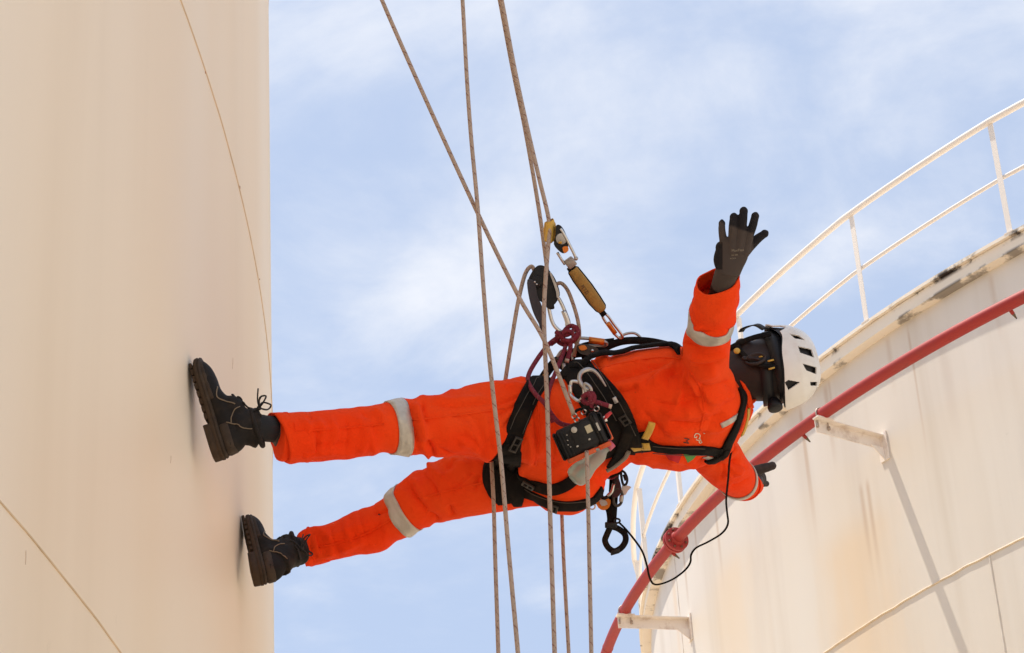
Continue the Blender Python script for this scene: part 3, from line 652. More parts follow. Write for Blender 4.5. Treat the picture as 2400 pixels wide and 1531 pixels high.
# ------------------------------------------------------------------ body: head, neck, limbs in one skin
HUP = unit(P(1926, 850, 7.375) - P(1742, 892, 7.375)); HF = unit(FRONT - HUP * (FRONT @ HUP)); HL = unit(np.cross(HUP, HF))
if HL @ SIDE < 0: HL = -HL
HC = P(1786, 868, 7.375)                          # middle of the head at ear height
def hp(l, f, u): return HC + HL * l + HF * f + HUP * u
m_skin = mat('dark_skin', (.030, .0155, .0115), .5, spec=.3, var=.2, scale=40, bump=.15, bscale=250)
bd = suit_shapes(.72)
limb(bd, [(640, 1006, 6.985, 30, .038), (690, 1015, 7.0, 34, .045), (800, 1014, 7.07, 40, .052)]); limb(bd, [(700, 1288, 7.70, 24, .036), (760, 1274, 7.69, 30, .045), (840, 1250, 7.67, 36, .05)])
limb(bd, [(1684, 700, 6.91, 26, .032), (1694, 655, 6.86, 24, .028), (1700, 636, 6.84, 24, .026)]); limb(bd, [(1755, 1142, 7.85, 24, .03), (1772, 1128, 7.95, 20, .026)])
def hring(u, f0, rf, rl, n=24): 
    t = np.arange(n) * TAU / n; return hp(0, f0, u) + rl * np.cos(t)[:, None] * HL + rf * np.sin(t)[:, None] * HF
bd.loft([hring(u, f0, rf, rl) for u, f0, rf, rl in ((-.20, -.035, .058, .062), (-.15, -.03, .057, .058), (-.12, -.01, .07, .06), (-.10, .012, .083, .062), (-.07, .01, .09, .066), (-.03, .004, .096, .072), (0, 0, .098, .074), (.04, -.004, .099, .076), (.08, -.006, .092, .072), (.11, -.006, .07, .056), (.125, -.006, .03, .025))])
bd.sphere(hp(0, .062, -.115), (.03, .022, .02), ax=(HL, HF, HUP)); bd.sphere(hp(0, .105, -.035), (.018, .02, .022), ax=(HL, HF, HUP)); bd.sphere(hp(0, .095, -.01), (.012, .014, .03), ax=(HL, HF, HUP))
bd.sphere(hp(0, .088, -.072), (.028, .014, .008), ax=(HL, HF, HUP)); bd.sphere(hp(0, .086, -.085), (.025, .014, .008), ax=(HL, HF, HUP)); bd.sphere(hp(0, .088, .022), (.055, .016, .012), ax=(HL, HF, HUP))
for sg in (-1, 1): bd.sphere(hp(sg * .05, .06, -.03), (.022, .02, .02), ax=(HL, HF, HUP))
body = union(bd, 'body', .006, 4, .5); set_verts(body, verts_of(body) - pelvis); bo = link_mesh('body', body, m_skin, man)
m_eye = mat('eye_white', (.6, .55, .5), .2)
for sg in (-1, 1):
    MB().sphere(hp(sg * .033, .078, 0), .0125, ax=(HL, HF, HUP)).build('eye', m_eye, man)
    # ear: rim, bowl and lobe
    e0 = hp(sg * .077, -.012, -.018); er = MB()
    t = np.linspace(-.25 * math.pi, 1.5 * math.pi, 22); er.tube([e0 + HF * (-.004 + .019 * math.cos(x)) + HUP * (.029 * math.sin(x)) + HL * sg * (.006 + .007 * max(0, -math.cos(x))) for x in t], [.004 + .0012 * math.sin(i / 21 * math.pi) for i in range(22)], 8)
    er.sphere(e0 + HL * sg * .001, (.016, .026, .005), 12, 8, ax=(HF, HUP, HL)); er.tube([e0 + HF * -.010 + HUP * .012 + HL * sg * .007, e0 + HF * .0 + HUP * -.004 + HL * sg * .007, e0 + HF * .006 + HUP * -.02 + HL * sg * .005], .0042, 8).sphere(e0 + HF * .01 - HUP * .03 + HL * sg * .004, (.008, .009, .006), 10, 6, ax=(HF, HUP, HL))
    em = union(er, 'ear', .0022, 3, .5); set_verts(em, verts_of(em) - pelvis); link_mesh('ear', em, m_skin, man)

# ------------------------------------------------------------------ gloves
m_knit = mat('grey_brown_knit', (.115, .085, .072), .9, var=.15, scale=60, bump=.6, bscale=700)
m_coat = mat('black_nitrile_foam', (.022, .018, .018), .75, var=.2, scale=50, bump=.4, bscale=500)
def capsule(mb, rows, n=14, k=1.0):
    q = rows[-1]
    if len(rows) >= 3 and n == 14: mb.sphere(P(*q[:3]), max(q[3] * q[2] / FPX, q[4]) * k * 1.08, 12, 8)
    return limb(mb, rows, n=n, sub=4, k=k)
def glove_mat():
    "knit glove with dark foam on the fingertips and the palm side"
    m = bpy.data.materials.new('work_glove'); nt, N, L, b = ngrp(m); b.inputs['Roughness'].default_value = .85; b.inputs['Specular IOR Level'].default_value = .3
    at = N.new('ShaderNodeAttribute'); at.attribute_name = 'coat'; tc = N.new('ShaderNodeTexCoord')
    n = N.new('ShaderNodeTexNoise'); n.inputs['Scale'].default_value = 60; L.new(tc.outputs['Object'], n.inputs['Vector'])
    ad = N.new('ShaderNodeMath'); ad.operation = 'MULTIPLY_ADD'; L.new(n.outputs['Fac'], ad.inputs[0]); ad.inputs[1].default_value = .35; L.new(at.outputs['Fac'], ad.inputs[2])
    r = N.new('ShaderNodeMapRange'); r.interpolation_type = 'SMOOTHSTEP'; L.new(ad.outputs[0], r.inputs[0]); r.inputs[1].default_value = .52; r.inputs[2].default_value = .82
    x = N.new('ShaderNodeMix'); x.data_type = 'RGBA'; L.new(r.outputs[0], x.inputs[0]); x.inputs[6].default_value = (.066, .049, .042, 1); x.inputs[7].default_value = (.013, .010, .011, 1); L.new(x.outputs[2], b.inputs['Base Color'])
    w = N.new('ShaderNodeTexNoise'); w.inputs['Scale'].default_value = 800; L.new(tc.outputs['Object'], w.inputs['Vector']); bp = N.new('ShaderNodeBump'); bp.inputs['Strength'].default_value = .5; bp.inputs['Distance'].default_value = .001; L.new(w.outputs['Fac'], bp.inputs['Height']); L.new(bp.outputs[0], b.inputs['Normal'])
    return m
m_glove = glove_mat()
def coat_attr(me, vals):
    a = me.attributes.new('coat', 'FLOAT', 'POINT'); a.data.foreach_set('value', np.clip(vals, 0, 1).astype(np.float32))
S_ = 6.80
gl = MB()
capsule(gl, [(1700, 598, S_ + .012, 9, .010), (1695, 562, S_ + .006, 8.2, .0092), (1692, 540, S_, 7.4, .0085), (1692, 524, S_ + .004, 6.8, .0075)], k=1.17)
capsule(gl, [(1716, 594, S_, 10, .011), (1717, 556, S_ - .006, 9.2, .0102), (1718, 530, S_ - .012, 9, .0096), (1720, 509, S_ - .008, 8.2, .0085)], k=1.17)
capsule(gl, [(1732, 592, S_ - .002, 10, .011), (1737, 552, S_ - .008, 9.6, .0106), (1741, 520, S_ - .014, 9, .010), (1743, 495, S_ - .012, 8.4, .009)], k=1.17)
capsule(gl, [(1746, 594, S_ + .002, 10, .011), (1755, 556, S_ - .004, 9.2, .0102), (1764, 530, S_ - .008, 8.8, .0096), (1770, 507, S_ - .004, 8, .0085)], k=1.17)
capsule(gl, [(1732, 606, S_ + .02, 13, .014), (1752, 583, S_ + .028, 11, .0125), (1773, 562, S_ + .034, 9.6, .011), (1792, 548, S_ + .036, 7.6, .009)], k=1.17)
capsule(gl, [(1708, 640, S_ + .02, 27, .028), (1713, 618, S_ + .012, 31, .022), (1720, 596, S_ + .006, 34, .017), (1727, 572, S_, 32, .0135), (1729, 563, S_, 29, .011)], 24)
capsule(gl, [(1694, 628, S_ + .03, 14, .018), (1687, 608, S_ + .026, 13, .018), (1692, 580, S_ + .02, 11, .014)], k=1.17)
capsule(gl, [(1692, 672, S_ + .06, 26, .030), (1700, 650, S_ + .035, 26, .029), (1707, 634, S_ + .02, 27, .027)], 24)
gm = union(gl, 'glove', .0024, 3, .5); v_ = verts_of(gm); nn_ = norms_of(gm); q2, qs = proj(v_); fc = -(nn_ @ FWD)
tip = np.clip((548 - q2[:, 1] + .35 * (q2[:, 0] - 1730)) / 22, 0, 1); thumb = np.clip((q2[:, 0] - 1762) / 8, 0, 1) * (q2[:, 1] > 538); back = np.clip((.15 - fc) / .2, 0, 1); hyp = np.clip((1697 - q2[:, 0]) / 6, 0, 1) * (q2[:, 1] < 632) * (q2[:, 1] > 568)
coat_attr(gm, np.maximum.reduce([tip * .85, thumb, back, hyp * .9])); set_verts(gm, v_ - pelvis); glove_l = link_mesh('glove', gm, m_glove, man)
GBV = BVHTree.FromPolygons([tuple(v + pelvis) for v in verts_of(gm)], [p.vertices[:] for p in gm.polygons])
S2 = 7.98
gl = MB()
capsule(gl, [(1752, 1132, S2 - .03, 22, .026), (1768, 1120, S2 + .0, 24, .02), (1782, 1112, S2 + .05, 25, .016)], 20)
capsule(gl, [(1768, 1106, S2, 11, .014), (1785, 1099, S2 + .0, 9.5, .0125), (1800, 1095, S2 + .002, 8.6, .011), (1810, 1092, S2 + .004, 7.5, .0095)], k=1.27)
for (dx, dy) in ((1796, 1134), (1788, 1120), (1792, 1112), (1786, 1128)):
    far = 0 if dy == 1134 else .055
    capsule(gl, [(1772, 1128 if dy > 1130 else dy, S2 + .03, 9, .011), (1784, dy, S2 + .05 + far, 8, .010), (dx if not far else dx - 6, dy, S2 + .075 + far, 7, .0085)])
gm2 = union(gl, 'glove', .0028, 3, .5); coat_attr(gm2, np.full(len(gm2.vertices), .45)); set_verts(gm2, verts_of(gm2) - pelvis); link_mesh('glove', gm2, m_glove, man)

# ------------------------------------------------------------------ boots
m_boot = mat('black_leather', (.0125, .0095, .0080), .72, spec=.2, var=.35, scale=30, bump=.35, bscale=110, dirt=(.05, .034, .022), dirt_scale=16, dirt_amt=.6)
m_scuff = mat('scuffed_brown_rand', (.045, .029, .019), .7, spec=.25, var=.35, scale=40, bump=.3, bscale=120, dirt=(.10, .065, .04), dirt_scale=20, dirt_amt=.6)
m_sole = mat('brown_rubber_sole', (.055, .033, .019), .8, spec=.2, var=.35, scale=45, bump=.3, bscale=90)
m_lace = mat('black_lace', (.018, .014, .013), .8); m_stitch = mat('tan_stitching', (.20, .14, .085), .7); m_sock = mat('black_sock', (.012, .011, .012), .95, bump=.5, bscale=400)
def boot(toe, t, up, collar, leg_dir, label):
    "toe contact, heel-to-toe direction, sole-to-ankle direction, shaft top centre and direction"
    t = unit(t); up = unit(up - t * (up @ t)); la = unit(np.cross(up, t)); o = toe - t * .272
    if la @ SIDE < 0: la = -la
    def q(x, y, z): return o + t * x + la * y + up * z
    bt = thing_part('boot', label); col = collar
    n = 22; th = np.arange(n) * TAU / n
    def sec(x, w, z0, z1, e=.75, y0=0.0):
        c, s = np.cos(th), np.sin(th); c = np.sign(c) * abs(c) ** e; s = np.sign(s) * abs(s) ** e; zz = (z0 + z1) / 2 + (z1 - z0) / 2 * s
        k = 1 - .30 * np.clip(s, 0, 1); return np.array([q(x, y0 + w * c[i] * k[i], zz[i]) for i in range(n)])
    mb = MB(); ft_ = [(.000, .018, .035, .06), (.008, .030, .026, .085), (.03, .036, .025, .098), (.07, .038, .025, .104), (.115, .037, .026, .102), (.15, .042, .025, .086), (.185, .047, .025, .071), (.22, .049, .025, .069), (.25, .044, .025, .064), (.27, .034, .026, .054), (.282, .016, .031, .044)]
    mb.loft([sec(*r) for r in spline(ft_, 3)])
    # shaft
    ank = q(.066, 0, .07); path = spline([ank, ank * .55 + col * .45 + t * .004, col], 6); rr_ = []
    T = np.gradient(path, axis=0)
    for i, p in enumerate(path):
        tt = unit(T[i]); a = unit(t - tt * (t @ tt)); b = np.cross(tt, a); f = i / (len(path) - 1); ra = .058 - .008 * math.sin(f * math.pi) ; rb = .040 + .004 * f
        wv = 1 + (.03 * math.sin(f * 22) if f > .35 else 0); rr_.append(p + ra * wv * np.cos(th)[:, None] * a + rb * wv * np.sin(th)[:, None] * b)
    mb.loft(rr_)
    mb.sphere(q(.115, 0, .085), (.045, .034, .035), 14, 10, ax=(t, la, up))
    um = union(mb, 'upper', .0042, 4, .5); vv = verts_of(um); bv = bvh_of(um)
    set_verts(um, vv - pelvis); link_mesh('upper', um, m_boot, bt)
    # rand, sole, heel and lugs
    outl = [(-.006, 0), (-.002, .022), (.02, .036), (.06, .037), (.11, .036), (.15, .043), (.19, .050), (.225, .052), (.255, .046), (.276, .034), (.289, .014), (.290, 0)]
    full = outl + [(x, -y) for x, y in outl[::-1][1:-1]]; sm = spline(np.array(full), 3, closed=True)
    def zc(x): return .004 * max(0, (x - .23) / .06) ** 2 * 2
    def ring(z, k=1.0, lift=True):
        z = .039 - (.039 - z) * .74
        return [q(.14 + (x - .14) * k, y * (1 - (1 - k) * 2.2), z + (zc(x) if lift else 0)) for x, y in sm]
    MB().loft([ring(.024, .985), ring(.031, 1.0), ring(.037, .985), ring(.039, .95)]).build('welt', m_scuff, bt)
    MB().loft([ring(.010, .985), ring(.013, 1.005), ring(.023, 1.01), ring(.025, .99)]).build('midsole', m_sole, bt)
    hx = [(x, y) for x, y in sm if x < .088]; hs = sorted([(x, y) for x, y in hx if y >= 0]) ; poly = hs + [(.088, hs[-1][1]), (.088, -hs[-1][1])] + [(x, -y) for x, y in hs[::-1] if y > 1e-6]
    MB().loft([[q(x * .985 + .001, y * .96, -.001) for x, y in poly], [q(x, y, .002) for x, y in poly], [q(x, y, .0195) for x, y in poly]]).build('heel', m_sole, bt)
    for k in range(8):
        x = .112 + k * .0215; w = float(np.interp(x, [a for a, _ in outl], [b for _, b in outl]))
        MB().box(q(x, 0, .0135), t, la, up, .0085, w * .98, .0045, .0015).build('lug', m_sole, bt, smooth=False)
    # toe cap and counter overlays, slightly proud
    def overlay(pts, w, name, mt, th_=.0016):
        r = []
        for (x, y, z) in spline(np.array(pts), 5):
            p = q(x, y, z); h = bv.find_nearest(Vector(p)); r.append((np.array(h[0]), np.array(h[1])))
        pp = np.array([a for a, _ in r]); T_ = np.gradient(pp, axis=0); rings = []
        for i, (p, nn) in enumerate(r):
            s_ = unit(np.cross(nn, unit(T_[i]))); lo = []; hi = []
            for u in (-1, 0, 1):
                h = bv.find_nearest(Vector(p + s_ * w / 2 * u)); p2 = np.array(h[0]); lo.append(p2 - nn * .001); hi.append(p2 + nn * th_)
            rings.append(lo + hi[::-1])
        return MB().loft(rings).build(name, mt, bt)
    overlay([(.15, .045, .036), (.19, .05, .036), (.235, .05, .036), (.265, .038, .038), (.284, .012, .04), (.284, -.012, .04), (.265, -.038, .038), (.235, -.05, .036), (.19, -.05, .036), (.15, -.045, .036)], .024, 'toe_rand', m_scuff)
    overlay([(.075, .038, .045), (.04, .038, .045), (.012, .032, .045), (.0, .0, .046), (.012, -.032, .045), (.04, -.038, .045), (.075, -.038, .045)], .042, 'heel_counter', m_scuff, .0014)
    for sg in (1, -1):
        overlay([(.07, sg * .038, .075), (.09, sg * .038, .082), (.105, sg * .037, .098), (.11, sg * .033, .115)], .0022, 'stitching', m_stitch, .0022)
        overlay([(.075, sg * .038, .062), (.062, sg * .039, .085), (.045, sg * .04, .105), (.03, sg * .04, .13)], .0022, 'stitching', m_stitch, .0022)
        overlay([(.185, sg * .03, .07), (.17, sg * .038, .062), (.15, sg * .042, .06), (.135, sg * .036, .08), (.12, sg * .034, .10)], .0024, 'stitching', m_stitch, .0024)
    # laces
    for k in range(5):
        x = .165 - k * .022; z = .083 + k * .0135; w = .020
        pts = []
        for y in np.linspace(-1, 1, 7):
            h = bv.find_nearest(Vector(q(x + .006 * y, w * y, z + .02))); pts.append(np.array(h[0]) + np.array(h[1]) * .0025)
        MB().tube(spline(pts, 2), .0026, 6).build('lace', m_lace, bt)
    k0 = bv.find_nearest(Vector(q(.105, 0, .16))); k0 = np.array(k0[0]) + np.array(k0[1]) * .005
    MB().sphere(k0, .007, 8, 6).build('lace', m_lace, bt)
    for sg, l in ((1, .05), (-1, .035)):
        MB().tube(spline([k0, k0 + t * .02 + la * sg * .02 + up * .012, k0 + t * .012 + la * sg * .036 + up * .03, k0 + la * sg * .03 + up * .018, k0], 6), .0024, 6).build('lace', m_lace, bt)
        MB().tube(spline([k0, k0 + t * .022 + la * sg * .01 + up * .004, k0 + t * l + la * sg * .012 + up * .014], 6), .0022, 6).build('lace', m_lace, bt)
    # sock
    c_ax = unit(T[-1]); MB().tube(spline([col - c_ax * .02, col + leg_dir * .5, col + leg_dir * 1.0], 6), [.037] * 6 + [.036] * 7, 22).build('sock', m_sock, bt)
    MB().tube([col + (t * math.cos(x) * .052 + la * math.sin(x) * .046) for x in np.linspace(0, TAU, 28, endpoint=False)], .007, 8, closed=True).build('collar_padding', m_boot, bt)
    return bt
def thing_part(name, label=None):
    o = bpy.data.objects.new(name, None); COL.objects.link(o); o.parent = man; o.empty_display_size = .05
    if label: o['label'] = label
    return o
def wall_frame(p):
    n = np.array([p[0] - LX, p[1] - LY, 0]); n = unit(n); return n
toeL = hitL(447, 866); nL = wall_frame(toeL); tdir = unit(np.array([0, math.sin(math.radians(-9)), math.cos(math.radians(-9))]))
tdir = unit(tdir - nL * (tdir @ nL)); liftL = math.radians(14); tL = unit(tdir * math.cos(liftL) - nL * math.sin(liftL)); uL = unit(nL * math.cos(liftL) + tdir * math.sin(liftL))
colL = P(602, 1003, proj(toeL)[1] - .045)
boot(toeL - nL * .008, tL, uL, colL, P(640, 1006, 6.985) - colL, 'worn black boot nearer the camera, heel lifted off the tank')
toeR = hitL(568, 1234); nR = wall_frame(toeR); tdir = unit(np.array([0, math.sin(math.radians(27)), math.cos(math.radians(27))]))
tdir = unit(tdir - nR * (tdir @ nR)); liftR = math.radians(12); tR = unit(tdir * math.cos(liftR) - nR * math.sin(liftR)); uR = unit(nR * math.cos(liftR) + tdir * math.sin(liftR))
colR = P(690, 1287, proj(toeR)[1] - .06)
boot(toeR - nR * .008, tR, uR, colR, P(714, 1288, 7.70) - colR, 'worn black boot farther from the camera, toe turned outwards')
print('toe depths', proj(toeL)[1], proj(toeR)[1])
# ------------------------------------------------------------------ helmet (worn: part of the person)
m_shell = mat('white_helmet_shell', (.80, .765, .72), .32, var=.04, scale=25, dirt=(.52, .43, .34), dirt_scale=9, dirt_amt=.45)
m_blk = mat('black_plastic', (.010, .009, .010), .5, var=.2, scale=40, bump=.15, bscale=200, spec=.3)
m_web = mat('black_webbing', (.0085, .007, .0065), .9, var=.35, scale=60, bump=.5, bscale=420, dirt=(.035, .023, .014), dirt_scale=11, dirt_amt=.6, spec=.15)
m_yel = mat('yellow_plastic', (.62, .36, .05), .5, var=.12, scale=40, dirt=(.28, .16, .05), dirt_scale=30, dirt_amt=.5)
m_org = mat('orange_anodised', (.62, .17, .02), .35, .5, var=.15, scale=60)
m_alu = mat('polished_aluminium', (.62, .60, .58), .28, 1.0, var=.12, scale=40)
m_galv = mat('dull_steel', (.42, .39, .37), .42, .9, var=.2, scale=50)
def part_empty(name, parent=None, label=None):
    o = bpy.data.objects.new(name, None); COL.objects.link(o); o.parent = parent or man; o.empty_display_size = .05
    if label: o['label'] = label
    return o
helm = part_empty('helmet', man, 'white vented climbing helmet with black straps')
def shell_pts(scale=1.0, nu=72, nv=26, drop=0.0):
    rings = []
    for j in range(nv):
        ph = (math.pi / 2) * (j / (nv - 1)) * .985; r = []
        for i in range(nu):
            th = TAU * i / nu; d = abs((th if th <= math.pi else TAU - th)); dg = math.degrees(d)
            ue = .028 + .030 * math.exp(-((dg - 72) / 26) ** 2) + .010 * math.exp(-((dg - 115) / 25) ** 2) - .006 * math.exp(-((dg - 180) / 30) ** 2) - drop
            rr = max(math.cos(ph), 0) ** .68; uu = ue + (.150 - ue) * math.sin(ph) ** 1.05
            ridge = 1 + .012 * math.cos(6 * th) * math.sin(2 * ph) + .010 * math.exp(-((abs(math.degrees(ph) - 28)) / 5) ** 2)
            fl = .131 if math.cos(th) > 0 else .134; brim = .008 * math.exp(-(ph / .12) ** 2) * max(0, math.cos(th)) ** 2
            r.append(hp(.106 * math.sin(th) * rr * scale * ridge, (-.002 + (fl * math.cos(th) * rr + brim) * scale * ridge), .014 + uu * (scale if j > 2 else 1)))
        rings.append(r)
    return rings
sh0 = MB().loft(shell_pts(), cap=False); HB = bvh_of(sh0.mesh('t'))
VENTS = [[(1806, 764), (1828, 763.5), (1843, 766), (1839, 771), (1826, 778)], [(1850, 782), (1872, 786), (1889, 799), (1863, 794)], [(1870, 811), (1902, 818), (1909, 839), (1875, 827)], [(1880, 851), (1914, 861), (1914, 878), (1890, 869)], [(1898, 895), (1916, 895), (1915, 905), (1900, 905)], [(1839, 896), (1847, 890), (1877, 896), (1848, 916)]]
def in_poly(q, poly):
    x, y = q[:, 0], q[:, 1]; ins = np.zeros(len(q), bool); n = len(poly)
    for i in range(n):
        (x0, y0), (x1, y1) = poly[i], poly[(i + 1) % n]
        if y0 == y1: continue
        ins ^= ((y0 > y) != (y1 > y)) & (x < (x1 - x0) * (y - y0) / (y1 - y0) + x0)
    return ins
# fine shell with the vents cut through on both sides
NU, NV = 420, 150
R_ = np.array(shell_pts(1.0, NU, NV)); flat = R_.reshape(-1, 3); loc = np.stack([(flat - HC) @ HL, (flat - HC) @ HF, (flat - HC) @ HUP], -1)
mir = HC + np.abs(loc[:, :1]) * HL + loc[:, 1:2] * HF + loc[:, 2:3] * HUP; q2 = proj(mir)[0]; hole = np.zeros(len(flat), bool)
for v in VENTS: hole |= in_poly(q2, v)
hole &= np.abs(loc[:, 0]) > .004
fa_ = []
for j in range(NV - 1):
    for i in range(NU):
        k = (i + 1) % NU; f = (j * NU + i, j * NU + k, (j + 1) * NU + k, (j + 1) * NU + i)
        if not (hole[f[0]] and hole[f[2]]): fa_.append(f)
fa_.append(tuple((NV - 1) * NU + i for i in range(NU)))
tmp = bpy.data.objects.new('t', MB().add(flat, fa_).mesh('shell')); COL.objects.link(tmp); sol = tmp.modifiers.new('s', 'SOLIDIFY'); sol.thickness = .004; sol.offset = -1
rm = evaluated(tmp); bpy.data.objects.remove(tmp); set_verts(rm, verts_of(rm) - pelvis); so_ = link_mesh('shell', rm, m_shell, helm)
try: rm.set_sharp_from_angle(angle=math.radians(50))
except Exception: pass
ln = MB().loft(shell_pts(.935, 48, 14, .004), cap=False); tp = len(ln.v) - 48; ln.f.append(tuple(range(tp, tp + 48))); ln.build('foam_liner', m_blk, helm)
# headband, cradle knob, lamp clips, straps
def hring_path(u, kf, kl, a0, a1, n=28, tilt=0.0): return [hp(kl * math.sin(t), kf * math.cos(t), u + tilt * math.cos(t)) for t in np.linspace(a0, a1, n)]
MB().ribbon(hring_path(.046, .112, .089, 0, TAU), [HUP] * 28, .040, .004).build('headband', m_blk, helm)
MB().ribbon(hring_path(.012, .108, .086, .55 * math.pi, 1.45 * math.pi, 22, .018), [HUP] * 22, .034, .004).build('cradle', m_blk, helm)
kb = hp(.0, -.126, .006); MB().tube([kb + HF * .02, kb - HF * .006, kb - HF * .014, kb - HF * .016], [.014, .022, .021, .016], 20).build('adjuster_knob', m_blk, helm)
for sg in (1, -1):
    MB().ribbon(spline([hp(sg * .090, .055, .045), hp(sg * .084, .06, .0), hp(sg * .070, .062, -.045), hp(sg * .045, .058, -.095), hp(0, .045, -.122)], 6), HF, .017, .0025).build('chin_strap', m_web, helm)
    MB().ribbon(spline([hp(sg * .088, -.062, .03), hp(sg * .083, -.03, -.02), hp(sg * .078, .02, -.05), hp(sg * .068, .056, -.056)], 6), HF + HUP, .015, .0025).build('chin_strap', m_web, helm)
    MB().ribbon(spline([hp(sg * .092, .075, .03), hp(sg * .075, .108, .012), hp(sg * .052, .122, -.02), hp(sg * .03, .128, -.03)], 6), HUP, .016, .003).build('goggle_frame', m_blk, helm)
    for (l, f, u, a) in ((.0885, -.035, .022, m_yel), (.0885, -.062, .018, m_yel), (.082, -.01, .002, m_yel)):
        MB().box(hp(sg * l, f, u), HF, HUP, HL, .002, .009, .002).build('strap_stitch', a, helm)
c_ = on_cloth(1812, 796, HB); 
if c_[0] is not None:
    pol = [on_cloth(x, y, HB)[0] for x, y in ((1794, 782), (1815, 781), (1833, 797), (1826, 811))]; pol = [q for q in pol if q is not None]
    if len(pol) == 4:
        n_ = unit(np.cross(pol[1] - pol[0], pol[2] - pol[0])); n_ = n_ if n_ @ FWD < 0 else -n_
        lc = MB().prism(np.array(pol) - n_ * .006, n_, .011).build('lamp_clip', m_blk, helm, smooth=False)
        ctr_ = sum(pol) / 4; tp_ = unit(P(1808, 801, 7.3) - P(1812, 793, 7.3))
        MB().sphere(P(1808, 800, proj(ctr_)[1] - .006), (.009, .006, .004), ax=(unit(RGT + -UPV * .6), UPV, FWD)).build('clip_button', m_yel, lc)
MB().sphere(hp(.08, .03, -.062), (.010, .010, .006), ax=(HF, HUP, HL)).build('strap_buckle', m_yel, helm)
# collar flap of the coverall
MB().ribbon(spline([P(1738, 960, 7.33), P(1752, 945, 7.33), P(1762, 935, 7.34), P(1752, 920, 7.36), P(1742, 905, 7.38)], 5), HUP, .028, .004).build('collar', m_suit, man)
open_tube([(1726, 918, 7.37, 58, .074), (1742, 912, 7.375, 52, .068), (1750, 909, 7.375, 49, .066)], .004, 'collar', .004, seed=21.)

# ------------------------------------------------------------------ harness (worn: part of the person)
har = part_empty('harness', man, 'black rope access harness with wide belt, leg loops and yellow tabs')
def hs(pts, w, name='strap', mt=None, th=.0028, lift=.004, **k): return strap(pts, w, th, lift, **k).build(name, mt or m_web, har)
hs([(1292, 866), (1265, 892), (1240, 930), (1222, 972), (1205, 1015), (1196, 1048)], 46, 'leg_loop', th=.004)
hs([(1198, 1036, 44), (1186, 1075, 64), (1174, 1115, 76), (1176, 1150, 66), (1186, 1176, 36)], 70, 'leg_loop_pad', th=.006, lift=.006, nc=9, lim=.12)
hs([(1200, 1060, 44), (1195, 1095, 54), (1203, 1130, 52), (1210, 1160, 40), (1214, 1180, 20)], 50, 'leg_loop_pad', th=.005, lift=.008, nc=7, lim=.12)
hs([(1176, 1060, 30), (1156, 1088, 42), (1153, 1125, 44), (1168, 1158, 34), (1184, 1176, 20)], 44, 'leg_loop_pad', th=.005, lift=.005, nc=7, lim=.12)
hs([(1215, 1140), (1255, 1166), (1300, 1184), (1345, 1186), (1385, 1176), (1410, 1150)], 32, 'leg_loop', th=.003)
hs([(1215, 1118), (1250, 1136), (1290, 1148), (1325, 1138), (1350, 1118), (1362, 1095)], 28, 'seat_strap')
hs([(1318, 838, 60), (1352, 872, 70), (1390, 915, 88), (1425, 965, 100), (1448, 1015, 96), (1452, 1060, 70)], 80, 'waist_belt', th=.006, lift=.007, nc=11, lim=.09)
hs([(1335, 835), (1365, 855), (1400, 900), (1440, 945), (1478, 1000), (1490, 1040)], 34, 'belt_webbing', th=.003, lift=.014, lim=.09)
hs([(1478, 985), (1468, 1020), (1450, 1055), (1428, 1085)], 26, 'belt_piping', m_galv if False else m_web, th=.004, lift=.016, lim=.09)
hs([(1500, 1012), (1515, 1035), (1545, 1049), (1600, 1052), (1650, 1054), (1690, 1058)], 25, 'back_strap', th=.004, lift=.006)
hs([(1468, 1052), (1500, 1050), (1530, 1046)], 26, 'back_strap', th=.003, lift=.005)
hs([(1688, 1072), (1702, 1045), (1716, 1015), (1730, 980), (1738, 945), (1736, 915)], 28, 'shoulder_strap', th=.004, lift=.006)
hs([(1660, 1078), (1675, 1074), (1692, 1066), (1700, 1050)], 20, 'strap_end', th=.004, lift=.010)
hs([(1746, 955), (1744, 975), (1738, 1000), (1732, 1014)], 11, 'yellow_tab', m_yel, th=.002, lift=.013)
hs([(1528, 984), (1522, 1003), (1512, 1022)], 17, 'yellow_tab', m_yel, th=.0025, lift=.011)
yt = hs([(1482, 1044), (1500, 1041), (1524, 1040)], 24, 'yellow_tab', m_yel, th=.0025, lift=.011)
hs([(1362, 832), (1400, 822), (1450, 812), (1500, 806), (1550, 810), (1600, 822)], 20, 'chest_strap', th=.005, lift=.012)
def rib3(pts, w, name, mt, parent, th=.003, side=None):
    r = spline(np.array(pts, float), 6); p = np.array([P(*q[:3]) for q in r]); T = np.gradient(p, axis=0)
    sd_ = np.array([np.cross(unit(q), FWD) for q in T]) if side is None else np.broadcast_to(np.asarray(side), p.shape)
    return MB().ribbon(p, sd_, w, th).build(name, mt, parent)
def tub3(pts, r, name, mt, parent, n=10, sub=6, closed=False, uv=False):
    rr = spline(np.array(pts, float), sub, closed=closed); p = np.array([P(*q[:3]) for q in rr]); rad = rr[:, 3] if rr.shape[1] > 3 else r
    return MB().tube(p, rad, n, closed=closed, uv=uv).build(name, mt, parent)
